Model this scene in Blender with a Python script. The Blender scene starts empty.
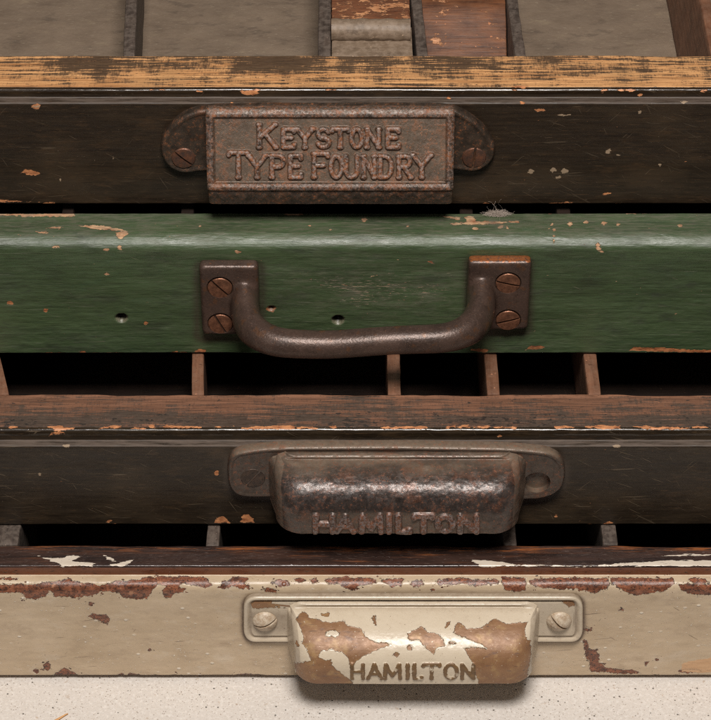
import bpy, bmesh, math, random
import numpy as np
from mathutils import Vector

SC = bpy.context.scene
COL = SC.collection
rng = np.random.default_rng(7)
random.seed(7)
MM = 0.001

# ------------------------------------------------------------------ camera model (millimetres; photo pixels 711 x 720)
TH = math.radians(39.0); F = 2470.0; CXP, CYP = 355.5, 360.0
fw = np.array([0, math.cos(TH), -math.sin(TH)]); up = np.array([0, math.sin(TH), math.cos(TH)])
T4 = 716.0
CAM = -T4 * (fw - (677 - CYP) / F * up)

def ray(px, py):
    return fw + (px - CXP) / F * np.array([1.0, 0, 0]) - (py - CYP) / F * up
def on_y(px, py, Y):
    d = ray(px, py); t = (Y - CAM[1]) / d[1]; return CAM + t * d
def on_z(px, py, Z):
    d = ray(px, py); t = (Z - CAM[2]) / d[2]; return CAM + t * d
def proj(x, y, z):
    v = np.stack([x - CAM[0], y - CAM[1], z - CAM[2]], -1)
    d = v @ fw
    return CXP + F * v[..., 0] / d, CYP - F * (v @ up) / d, d

# ------------------------------------------------------------------ noise
def _h(ix, iy, iz, seed):
    n = (ix * 374761393 + iy * 668265263 + iz * 2147483647 + seed * 1274126177) & 0xFFFFFFFF
    n = ((n ^ (n >> 13)) * 1274126177) & 0xFFFFFFFF
    n = ((n ^ (n >> 16)) * 2246822519) & 0xFFFFFFFF
    return ((n ^ (n >> 15)) & 0xFFFFFF) / 0xFFFFFF
def vnoise(x, y, z=0.0, seed=0):
    x, y, z = np.broadcast_arrays(np.asarray(x, float), np.asarray(y, float), np.asarray(z, float))
    ix, iy, iz = [np.floor(a).astype(np.int64) for a in (x, y, z)]
    fx, fy, fz = x - ix, y - iy, z - iz
    sx, sy, sz = [a * a * (3 - 2 * a) for a in (fx, fy, fz)]
    r = 0
    for dx in (0, 1):
        for dy in (0, 1):
            for dz in (0, 1):
                w = (sx if dx else 1 - sx) * (sy if dy else 1 - sy) * (sz if dz else 1 - sz)
                r = r + w * _h(ix + dx, iy + dy, iz + dz, seed)
    return r * 2 - 1
def fbm(x, y, z=0.0, seed=0, o=4):
    r, a, k = 0, 0.5, 1.0
    for i in range(o):
        r = r + a * vnoise(x * k, y * k, np.asarray(z) * k, seed + i); a *= 0.5; k *= 2.03
    return r
def sstep(a, b, v):
    t = np.clip((v - a) / (b - a), 0, 1); return t * t * (3 - 2 * t)

# ------------------------------------------------------------------ shape fields in 2-D
def poly_sd(X, Y, pts):
    """signed distance to a polygon, positive inside, -9 far away"""
    pts = np.asarray(pts, float)
    out = np.full(X.shape, -9.0)
    m = (X > pts[:, 0].min() - 3) & (X < pts[:, 0].max() + 3) & (Y > pts[:, 1].min() - 3) & (Y < pts[:, 1].max() + 3)
    if not m.any(): return out
    x, y = X[m], Y[m]
    d = np.full(x.shape, 1e9); ins = np.zeros(x.shape, bool)
    n = len(pts)
    for i in range(n):
        ax, ay = pts[i]; bx, by = pts[(i + 1) % n]
        ex, ey = bx - ax, by - ay; L = ex * ex + ey * ey + 1e-12
        t = np.clip(((x - ax) * ex + (y - ay) * ey) / L, 0, 1)
        d = np.minimum(d, (x - ax - t * ex) ** 2 + (y - ay - t * ey) ** 2)
        c = ((ay > y) != (by > y)) & (x < ex * (y - ay) / (ey if abs(ey) > 1e-12 else 1e-12) + ax)
        ins ^= c
    d = np.sqrt(d); out[m] = np.where(ins, d, -d)
    return out
def line_d(X, Y, lines):
    """distance to polylines"""
    d = np.full(X.shape, 1e9)
    for L in lines:
        for (ax, ay), (bx, by) in zip(L[:-1], L[1:]):
            ex, ey = bx - ax, by - ay; q = ex * ex + ey * ey + 1e-12
            t = np.clip(((X - ax) * ex + (Y - ay) * ey) / q, 0, 1)
            d = np.minimum(d, (X - ax - t * ex) ** 2 + (Y - ay - t * ey) ** 2)
    return np.sqrt(d)
def blob(cx, cy, rx, ry=None, n=12, j=0.25):
    ry = ry or rx
    return [(cx + rx * math.cos(a) * (1 + random.uniform(-j, j)), cy + ry * math.sin(a) * (1 + random.uniform(-j, j)))
            for a in [2 * math.pi * k / n for k in range(n)]]

# letters as strokes in a unit box, y up
def arc(cx, cy, rx, ry, a0, a1, n=12):
    return [(cx + rx * math.cos(math.radians(a0 + (a1 - a0) * k / n)), cy + ry * math.sin(math.radians(a0 + (a1 - a0) * k / n))) for k in range(n + 1)]
GL = {
 'K': [[(.1, 0), (.1, 1)], [(.9, 1), (.12, .42)], [(.38, .6), (.95, 0)]],
 'E': [[(.1, 0), (.1, 1)], [(.1, 1), (.9, 1), (.92, .86)], [(.1, .52), (.72, .52)], [(.1, 0), (.92, 0), (.94, .14)]],
 'Y': [[(.02, 1), (.5, .48)], [(.98, 1), (.5, .48)], [(.5, .48), (.5, 0)]],
 'S': [arc(.5, .74, .38, .26, 20, 270) + arc(.5, .26, .4, .24, 90, -160)],
 'T': [[(.02, .9), (.04, 1), (.96, 1), (.98, .9)], [(.5, 1), (.5, 0)]],
 'O': [arc(.5, .5, .42, .5, 0, 360, 28)],
 'N': [[(.08, 0), (.08, 1)], [(.08, 1), (.92, 0)], [(.92, 0), (.92, 1)]],
 'P': [[(.1, 0), (.1, 1)], [(.1, 1), (.5, 1)] + arc(.55, .74, .36, .26, 90, -90) + [(.1, .48)]],
 'F': [[(.1, 0), (.1, 1)], [(.1, 1), (.95, 1), (.96, .88)], [(.1, .5), (.7, .5)]],
 'U': [[(.08, 1), (.08, .35)] + arc(.5, .32, .42, .32, 180, 360) + [(.92, 1)]],
 'D': [[(.1, 0), (.1, 1)], [(.1, 1), (.4, 1)] + arc(.42, .5, .5, .5, 90, -90) + [(.1, 0)]],
 'R': [[(.1, 0), (.1, 1)], [(.1, 1), (.5, 1)] + arc(.55, .75, .34, .25, 90, -90) + [(.1, .5)], [(.45, .5), (.95, 0)]],
 'H': [[(.08, 0), (.08, 1)], [(.92, 0), (.92, 1)], [(.08, .5), (.92, .5)]],
 'A': [[(.02, 0), (.5, 1), (.98, 0)], [(.2, .34), (.8, .34)]],
 'M': [[(.05, 0), (.1, 1), (.5, .2), (.9, 1), (.95, 0)]],
 'I': [[(.5, 0), (.5, 1)]],
 'L': [[(.1, 1), (.1, 0), (.95, 0), (.96, .14)]],
}
def letters(spec, serif=0):
    """spec: (char, x0, x1, ytop, ybottom) in photo pixels -> polylines in photo pixels"""
    out = []
    for ch, x0, x1, yt, yb in spec:
        for L in GL[ch]:
            P = [(x0 + u * (x1 - x0), yb + v * (yt - yb)) for u, v in L]; out.append(P)
            if serif and len(L) == 2 and ch not in 'HE':
                for (u, v), q in zip(L, P):
                    if v in (0, 1): out.append([(q[0] - serif, q[1]), (q[0] + serif, q[1])])
    return out

# ------------------------------------------------------------------ mesh helpers
def link(name, me, mat, parent=None, smooth=True, sharp=None):
    if mat: me.materials.append(mat)
    if smooth:
        me.polygons.foreach_set('use_smooth', np.ones(len(me.polygons), bool))
        if sharp: me.set_sharp_from_angle(angle=math.radians(sharp))
    o = bpy.data.objects.new(name, me); COL.objects.link(o)
    if parent: o.parent = parent
    return o
def set_attr(me, attrs):
    for k, v in (attrs or {}).items():
        a = me.attributes.new(k, 'FLOAT', 'POINT'); a.data.foreach_set('value', np.asarray(v, np.float32).ravel())
def grid(name, P, mat, parent, wrap=False, caps=False, attrs=None, sharp=None, flip=False):
    """P: (nu, nv, 3) in mm"""
    nu, nv = P.shape[:2]
    me = bpy.data.meshes.new(name)
    idx = np.arange(nu * nv).reshape(nu, nv)
    if wrap: idx = np.concatenate([idx, idx[:, :1]], 1)
    q = np.stack([idx[:-1, :-1], idx[1:, :-1], idx[1:, 1:], idx[:-1, 1:]], -1).reshape(-1, 4)
    if flip: q = q[:, ::-1]
    nf = len(q); loops = q.ravel(); starts = np.arange(nf) * 4; tot = np.full(nf, 4)
    if caps:
        a, b = np.arange(nv), np.arange(nv)[::-1] + (nu - 1) * nv
        if flip: a, b = a[::-1], b[::-1]
        loops = np.concatenate([loops, a, b]); starts = np.concatenate([starts, [nf * 4, nf * 4 + nv]]); tot = np.concatenate([tot, [nv, nv]])
    me.vertices.add(nu * nv); me.vertices.foreach_set('co', (P.reshape(-1, 3) * MM).astype(np.float32).ravel())
    me.loops.add(len(loops)); me.loops.foreach_set('vertex_index', loops.astype(np.int32))
    me.polygons.add(len(starts)); me.polygons.foreach_set('loop_start', starts.astype(np.int32))
    try: me.polygons.foreach_set('loop_total', tot.astype(np.int32))
    except Exception: pass
    me.update(calc_edges=True); me.validate()
    set_attr(me, attrs)
    return link(name, me, mat, parent, True, sharp)
def from_bm(name, bm, mat, parent=None, smooth=True, sharp=40):
    bmesh.ops.recalc_face_normals(bm, faces=bm.faces)
    bmesh.ops.scale(bm, vec=(MM, MM, MM), verts=bm.verts)
    me = bpy.data.meshes.new(name); bm.to_mesh(me); bm.free()
    return link(name, me, mat, parent, smooth, sharp)
def worn_box(name, x0, x1, y0, y1, z0, z1, mat, parent, lean=0.0, ry=None, amp=0.25, step=2.5, r=0.5):
    """a box with rounded, uneven edges; lean shifts the bottom sideways; ry = x shift at the back"""
    bm = bmesh.new(); bmesh.ops.create_cube(bm, size=1)
    bmesh.ops.scale(bm, vec=(x1 - x0, y1 - y0, z1 - z0), verts=bm.verts)
    bmesh.ops.translate(bm, vec=((x0 + x1) / 2, (y0 + y1) / 2, (z0 + z1) / 2), verts=bm.verts)
    bmesh.ops.bevel(bm, geom=bm.edges[:], offset=r, segments=2, affect='EDGES', profile=0.5)
    ymax = min(y1, y0 + 90)
    for ax, lo, hi in ((1, y0, ymax), (2, z0, z1)):
        n = int((hi - lo) / step)
        for k in range(1, n):
            c = [0, 0, 0]; c[ax] = lo + (hi - lo) * k / n; nn = [0, 0, 0]; nn[ax] = 1
            bmesh.ops.bisect_plane(bm, geom=bm.verts[:] + bm.edges[:] + bm.faces[:], plane_co=c, plane_no=nn)
    co = np.array([v.co[:] for v in bm.verts]); s = int(abs(x0 * 7 + y0)) % 97
    for k in range(3):
        co[:, k] += amp * fbm(co[:, 0] * .25 + 5 * k, co[:, 1] * .18, co[:, 2] * .3, s + k, 3)
    co[:, 0] += lean * (z1 - co[:, 2]) / (z1 - z0)
    if ry: co[:, 0] += ry * (co[:, 1] - y0) / (y1 - y0)
    for v, c in zip(bm.verts, co): v.co = c
    return from_bm(name, bm, mat, parent)
def boolean(o, cutter, op='DIFFERENCE'):
    m = o.modifiers.new('b', 'BOOLEAN'); m.operation = op; m.object = cutter; m.solver = 'EXACT'
    dg = bpy.context.evaluated_depsgraph_get(); dg.update()
    me = bpy.data.meshes.new_from_object(o.evaluated_get(dg))
    if len(me.vertices) < .5 * len(o.data.vertices):
        m.solver = 'FAST'; dg.update(); me = bpy.data.meshes.new_from_object(o.evaluated_get(dg))
    o.modifiers.clear()
    if len(me.vertices) > .5 * len(o.data.vertices): o.data = me
    bpy.data.objects.remove(cutter)
def apply_mods(o):
    dg = bpy.context.evaluated_depsgraph_get(); dg.update()
    me = bpy.data.meshes.new_from_object(o.evaluated_get(dg)); o.modifiers.clear(); o.data = me

# ------------------------------------------------------------------ materials
class Mat:
    def __init__(s, name):
        s.m = bpy.data.materials.new(name); s.m.use_nodes = True; s.t = s.m.node_tree; s.t.nodes.clear()
        s.tc = s.n('ShaderNodeTexCoord')
        s.co = s.vec('SCALE', s.tc.outputs['Object'], scale=1000.0)     # millimetres
        s.geo = s.n('ShaderNodeNewGeometry')
    def n(s, t, **kw):
        nd = s.t.nodes.new(t)
        for k, v in kw.items(): setattr(nd, k, v)
        return nd
    def put(s, sock, v):
        if isinstance(v, bpy.types.NodeSocket): s.t.links.new(v, sock)
        elif isinstance(v, tuple) and len(v) == 3 and sock.type == 'RGBA': sock.default_value = (*v, 1)
        else: sock.default_value = v
    def vec(s, op, a, b=None, scale=None):
        nd = s.n('ShaderNodeVectorMath', operation=op); s.put(nd.inputs[0], a)
        if b is not None: s.put(nd.inputs[1], b)
        if scale is not None: s.put(nd.inputs['Scale'], scale)
        return nd.outputs[0]
    def at(s, stretch=(1, 1, 1), off=(0, 0, 0)):
        return s.vec('ADD', s.vec('MULTIPLY', s.co, tuple(map(float, stretch))), tuple(map(float, off)))
    def noise(s, scale, stretch=(1, 1, 1), detail=4, rough=.55, dist=0, off=(0, 0, 0)):
        nd = s.n('ShaderNodeTexNoise'); s.put(nd.inputs['Vector'], s.at(stretch, off))
        nd.inputs['Scale'].default_value = scale; nd.inputs['Detail'].default_value = detail
        nd.inputs['Roughness'].default_value = rough; nd.inputs['Distortion'].default_value = dist
        return nd.outputs[0]
    def voro(s, scale, stretch=(1, 1, 1), feat='F1', out='Distance', off=(0, 0, 0)):
        nd = s.n('ShaderNodeTexVoronoi', feature=feat); s.put(nd.inputs['Vector'], s.at(stretch, off)); nd.inputs['Scale'].default_value = scale
        return nd.outputs[out]
    def attr(s, name):
        nd = s.n('ShaderNodeAttribute', attribute_name=name); return nd.outputs['Fac']
    def step(s, f, a, b, lo=0.0, hi=1.0):
        nd = s.n('ShaderNodeMapRange', interpolation_type='SMOOTHSTEP'); s.put(nd.inputs[0], f)
        for i, v in ((1, a), (2, b), (3, lo), (4, hi)): nd.inputs[i].default_value = v
        return nd.outputs[0]
    def lin(s, f, a, b, lo=0.0, hi=1.0):
        nd = s.n('ShaderNodeMapRange'); s.put(nd.inputs[0], f)
        for i, v in ((1, a), (2, b), (3, lo), (4, hi)): nd.inputs[i].default_value = v
        return nd.outputs[0]
    def math(s, op, a, b=0.0):
        nd = s.n('ShaderNodeMath', operation=op); s.put(nd.inputs[0], a); s.put(nd.inputs[1], b); return nd.outputs[0]
    def add(s, *a):
        r = a[0]
        for b in a[1:]: r = s.math('ADD', r, b)
        return r
    def mul(s, *a):
        r = a[0]
        for b in a[1:]: r = s.math('MULTIPLY', r, b)
        return r
    def mx(s, *a):
        r = a[0]
        for b in a[1:]: r = s.math('MAXIMUM', r, b)
        return r
    def inv(s, a): return s.math('SUBTRACT', 1.0, a)
    def mix(s, f, a, b, mode='MIX'):
        nd = s.n('ShaderNodeMix', data_type='RGBA', blend_type=mode); s.put(nd.inputs[0], f); s.put(nd.inputs[6], a); s.put(nd.inputs[7], b)
        return nd.outputs[2]
    def mixf(s, f, a, b):
        nd = s.n('ShaderNodeMix', data_type='FLOAT'); s.put(nd.inputs[0], f); s.put(nd.inputs[2], a); s.put(nd.inputs[3], b)
        return nd.outputs[0]
    def scratch(s, ang, scale, ln, thr, off):
        nd = s.n('ShaderNodeVectorRotate', rotation_type='Y_AXIS'); s.put(nd.inputs['Vector'], s.co); nd.inputs['Angle'].default_value = math.radians(ang)
        v = s.vec('ADD', s.vec('MULTIPLY', nd.outputs[0], (ln, 1.0, 1.0)), off)
        t = s.n('ShaderNodeTexNoise'); s.put(t.inputs['Vector'], v); t.inputs['Scale'].default_value = scale; t.inputs['Detail'].default_value = 1.5
        return s.step(t.outputs[0], thr, thr + .05)
    def upward(s):
        nd = s.n('ShaderNodeSeparateXYZ'); s.t.links.new(s.geo.outputs['Normal'], nd.inputs[0]); return nd.outputs[2]
    def out(s, col, rough=.5, metal=0.0, bump=None, dist=.1, spec=.5, coat=0.0):
        b = s.n('ShaderNodeBsdfPrincipled'); o = s.n('ShaderNodeOutputMaterial')
        s.put(b.inputs['Base Color'], col); s.put(b.inputs['Roughness'], rough); s.put(b.inputs['Metallic'], metal)
        s.put(b.inputs['Specular IOR Level'], spec)
        if coat: b.inputs['Coat Weight'].default_value = coat; b.inputs['Coat Roughness'].default_value = .25
        if bump is not None:
            nd = s.n('ShaderNodeBump'); nd.inputs['Strength'].default_value = 1; nd.inputs['Distance'].default_value = dist * MM
            s.put(nd.inputs['Height'], bump); s.t.links.new(nd.outputs[0], b.inputs['Normal'])
        s.t.links.new(b.outputs[0], o.inputs[0]); return s.m

def mat_table():
    m = Mat('tabletop_terrazzo')
    base = m.mix(m.noise(.05, detail=3), (.60, .55, .50), (.68, .63, .575))
    base = m.mix(m.step(m.noise(.9, detail=3), .45, .7), base, (.72, .675, .625))
    jit = m.noise(.5, detail=2, off=(7, 3, 1))
    s1 = m.mul(m.inv(m.step(m.voro(1.05), .12, .28)), m.step(m.voro(1.05, out='Color'), .30, .45))
    s2 = m.mul(m.inv(m.step(m.voro(.42, off=(3, 9, 2)), .08, .16)), m.step(m.voro(.42, out='Color', off=(3, 9, 2)), .42, .47))
    s3 = m.inv(m.step(m.noise(1.7, detail=3, rough=.6, off=(31, 4, 0)), .32, .42))
    base = m.mix(m.mul(s1, .62), base, (.24, .18, .14)); base = m.mix(m.mul(s2, .85), base, (.07, .06, .05))
    base = m.mix(m.mul(s3, .42), base, (.34, .27, .21))
    base = m.mix(m.mul(m.step(m.noise(.35, off=(50, 0, 0)), .66, .72), .5), base, (.42, .30, .20))
    return m.out(base, m.mixf(jit, .45, .65), bump=m.noise(2.2, detail=4), dist=.05)

def mat_cream():
    m = Mat('cream_paint_over_wood')
    n1 = m.noise(.05, (1, .6, 1.6), 5); n2 = m.noise(.5, (.5, 1, 1), 5, .6); n3 = m.noise(.17, (.6, 1, 1), 5, .65, off=(3, 9, 9))
    col = m.mix(m.lin(n1, .35, .65), (.435, .325, .21), (.55, .43, .30)); col = m.mix(m.lin(n2, .35, .7), col, (.49, .375, .25))
    col = m.mix(m.mul(m.step(n3, .52, .74), .55), col, (.345, .25, .165)); col = m.mix(m.mul(m.step(n3, .46, .3), .45), col, (.57, .475, .365))
    rag = m.add(m.mul(m.add(m.noise(1.0, detail=6, rough=.72), -.5), 2.0), m.mul(m.add(m.noise(.35, detail=3, off=(8, 8, 3)), -.5), 1.2))
    f = m.add(m.attr('chip'), rag)
    # small stray chips that gather near the larger ones and along the edges
    stray = m.step(m.add(m.noise(.8, (.8, 1, 1), 4, .6, off=(21, 3, 3)), m.mul(m.step(m.attr('chip'), -2.6, 0.0), .12)), .735, .76)
    chip = m.mx(m.step(f, -.05, .05), stray)
    lip = m.mul(m.step(f, -.26, -.06), m.inv(chip))
    wn = m.lin(m.noise(.75, (.6, 1, 1), 6, .72), .34, .66)
    wood = m.mix(wn, (.045, .018, .012), (.32, .115, .058)); wood = m.mix(m.step(m.noise(1.8, detail=3, off=(9, 0, 0)), .54, .68), wood, (.032, .020, .016))
    wood = m.mix(m.step(m.noise(.5, detail=5, off=(4, 4, 0)), .6, .7), wood, (.36, .17, .095))
    deep = m.step(m.add(m.attr('chip'), m.mul(rag, .8)), -.02, .22); wood = m.mix(m.mul(m.inv(deep), m.step(m.noise(.6, off=(2, 12, 0)), .38, .58), .85), wood, (.028, .017, .013))
    tan = m.mix(m.noise(.7, (.15, 1, 1), 5, .65), (.42, .22, .10), (.66, .44, .26))
    rail = m.mix(m.lin(m.noise(.5, (.08, 1, 1), 6, .68), .33, .67), (.014, .009, .008), (.060, .032, .024))
    rail = m.mix(m.mul(m.step(m.noise(.9, (.08, 1, 1), 6, .7, off=(0, 4, 0)), .48, .64), m.attr('worn')), rail, (.27, .088, .028))
    rail = m.mix(m.mul(m.step(m.noise(3.2, (.12, 1, 1), 3, .6), .58, .72), .55), rail, (.17, .125, .105))
    riser = m.mix(m.noise(.7, (.10, 1, 1), 5), (.085, .027, .014), (.21, .072, .031)); riser = m.mix(m.step(m.noise(1.6, (.2, 1, 1), 3), .62, .7), riser, (.04, .018, .012))
    lumps = m.inv(m.step(m.voro(.22, (1, 1, 1.3), off=(4, 2, 7)), .07, .17)); lumps = m.mul(lumps, m.step(m.noise(.05, off=(8, 1, 1)), .42, .54))
    fine = m.mul(m.step(m.noise(1.2, (1, 1, 1.2), 2, off=(3, 3, 8)), .66, .73), m.step(m.noise(.06, off=(2, 6, 1)), .43, .58))
    col = m.mix(m.mul(lip, m.step(m.noise(.9, off=(1, 1, 3)), .4, .6), .7), col, (.66, .56, .44))
    col = m.mix(m.mul(m.mx(lumps, fine), .85), col, (.72, .64, .53))
    grime = m.mul(m.step(m.noise(.75, (.3, 1, 1.6), 6, .72, off=(1, 7, 4)), .60, .70), .45); col = m.mix(grime, col, (.20, .125, .075))
    spots = m.mul(m.step(m.noise(1.7, detail=2, off=(41, 7, 4)), .70, .745), .75); col = m.mix(spots, col, (.12, .07, .045))
    scr = m.mul(m.mx(m.scratch(8, 1.5, .06, .72, (3, 3, 3)), m.scratch(-38, 1.4, .10, .74, (9, 3, 1)), m.scratch(62, 1.4, .12, .745, (5, 8, 1))), m.step(m.noise(.05, off=(19, 2, 2)), .42, .58))
    col = m.mix(m.mul(scr, .55), col, (.17, .11, .075))
    col = m.mix(m.mul(m.attr('grime'), m.mixf(m.noise(.9, detail=4), .5, 1.0)), col, (.115, .07, .042))
    col = m.mix(chip, col, wood)
    z = m.attr('zone')                                                  # 0 face, 1 riser, 2 rail top
    isr = m.step(z, .4, .6)
    col = m.mix(isr, col, riser); col = m.mix(m.step(z, 1.4, 1.6), col, rail)
    sp = m.step(m.add(m.attr('splash'), m.mul(m.add(m.noise(1.3, (.22, 1, 1), 5, .65), -.5), 2.2)), -.05, .1)
    col = m.mix(sp, col, m.mix(n2, (.52, .43, .34), (.68, .60, .50)))
    t = m.step(m.add(m.attr('tan'), m.mul(rag, .5)), -.05, .08); col = m.mix(t, col, tan)
    h = m.add(m.mul(chip, -1.0), m.mul(m.noise(.6, detail=3), .5), m.mul(lumps, 1.0), m.mul(fine, .8), m.mul(lip, .35), m.mul(m.noise(2.2, (.2, 1, 1), 2), m.mul(isr, .3)), m.mul(scr, -.4), m.mul(sp, m.mul(isr, .7)), m.mul(chip, m.mul(wn, .35)))
    r = m.mixf(chip, m.mixf(n2, .28, .46), m.mixf(m.noise(2, detail=3), .2, .45)); r = m.mixf(isr, r, m.mixf(m.noise(1.2, (.3, 1, 1)), .12, .45))
    return m.out(col, r, bump=h, dist=.13, spec=.5)

def mat_green():
    m = Mat('green_paint_over_wood')
    n1 = m.noise(.05, (.5, 1, 1), 5); st = m.noise(1.1, (.04, 1, 1), 6, .68); st2 = m.noise(2.8, (.05, 1, 1), 4, .6, off=(5, 1, 1)); n2 = m.noise(.3, (.35, 1, 1), 6, .7, off=(2, 2, 2))
    col = m.mix(m.lin(n1, .35, .65), (.034, .056, .021), (.054, .086, .034)); col = m.mix(m.mul(m.lin(st, .4, .7), .5), col, (.072, .102, .047))
    col = m.mix(m.mul(m.step(st, .46, .32), .5), col, (.022, .038, .020))
    col = m.mix(m.mul(m.step(st2, .56, .70), .4), col, (.016, .028, .015))
    col = m.mix(m.mul(m.step(n2, .54, .72), .55), col, (.030, .034, .022)); col = m.mix(m.mul(m.step(n2, .44, .28), .4), col, (.055, .092, .05))
    hl = m.mul(m.step(m.noise(2.2, (.045, 1, 1), 5, .68, off=(12, 8, 3)), .59, .70), .6); col = m.mix(hl, col, (.13, .14, .095))
    w = m.step(m.add(m.noise(2.4, (.16, 1, 1), 5, .72, off=(2, 8, 3)), m.mul(m.noise(.25, (.5, 1, 1), 4, off=(7, 7, 7)), m.attr('worn'), .36)), .74, .83)
    col = m.mix(m.mul(w, .8), col, m.mix(m.noise(.9), (.30, .19, .11), (.40, .33, .23)))
    w2 = m.mul(m.step(m.noise(.45, (.3, 1, 1), 6, .7, off=(9, 9, 1)), .44, .62), m.attr('worn')); col = m.mix(m.mul(w2, .55), col, (.115, .105, .07))
    rag = m.mul(m.add(m.noise(1.3, (.4, 1, 1), 6, .72), -.5), 2.2)
    stray = m.step(m.add(m.noise(.95, (.45, 1, 1), 4, .6, off=(31, 3, 3)), m.mul(m.attr('worn'), .035)), .722, .745)
    ch = m.mx(m.step(m.add(m.attr('chip'), rag), -.06, .1), stray)
    wood = m.mix(m.lin(m.noise(1.1, (.3, 1, 1), 5, .65), .35, .65), (.26, .095, .035), (.60, .38, .21)); col = m.mix(ch, col, wood)
    red = m.step(m.add(m.attr('red'), m.mul(rag, .6)), -.06, .1); col = m.mix(red, col, m.mix(m.lin(m.noise(1.3, (.4, 1, 1), 5), .35, .65), (.20, .055, .02), (.55, .22, .085)))
    dirt = m.mul(m.step(m.noise(.16, (.4, 1, 1), 5, .6, off=(1, 1, 9)), .5, .75), .5); col = m.mix(dirt, col, (.020, .021, .014))
    col = m.mix(m.mul(m.attr('grime'), m.mixf(m.noise(.9, detail=4), .4, 1.0)), col, (.035, .026, .016))
    scr = m.mul(m.mx(m.scratch(4, 1.7, .05, .72, (3, 3, 3)), m.scratch(-25, 1.4, .08, .75, (9, 3, 1))), .5); col = m.mix(scr, col, (.16, .15, .10))
    rim = m.step(m.attr('hole'), -.5, -.1); col = m.mix(m.mul(rim, .5), col, (.20, .16, .11)); col = m.mix(m.step(m.attr('hole'), -.12, .1), col, (.015, .01, .006))
    col = m.mix(m.mul(m.step(m.upward(), .75, .98), m.step(m.noise(1.2, (.2, 1, 1), 5, .65), .4, .7), .6), col, (.125, .115, .08))
    h = m.add(m.mul(st, .9), m.mul(st2, .5), m.mul(ch, -.8), m.mul(w, -.3), m.mul(m.noise(.5, (.5, 1, 1), detail=3), .8), m.mul(red, -.5), m.mul(m.noise(.85, (.28, 1, 1), 2, .5, .6, off=(8, 8, 8)), 1.0))
    return m.out(col, m.add(m.mul(m.add(m.noise(.10, (.4, 1, 1), 5, .7, off=(4, 4, 4)), -.5), .5), m.mixf(st, .36, .60), m.mul(m.add(n2, -.5), .3), m.mul(ch, .3), m.mul(w2, .15)), bump=h, dist=.12, spec=.85)

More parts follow.
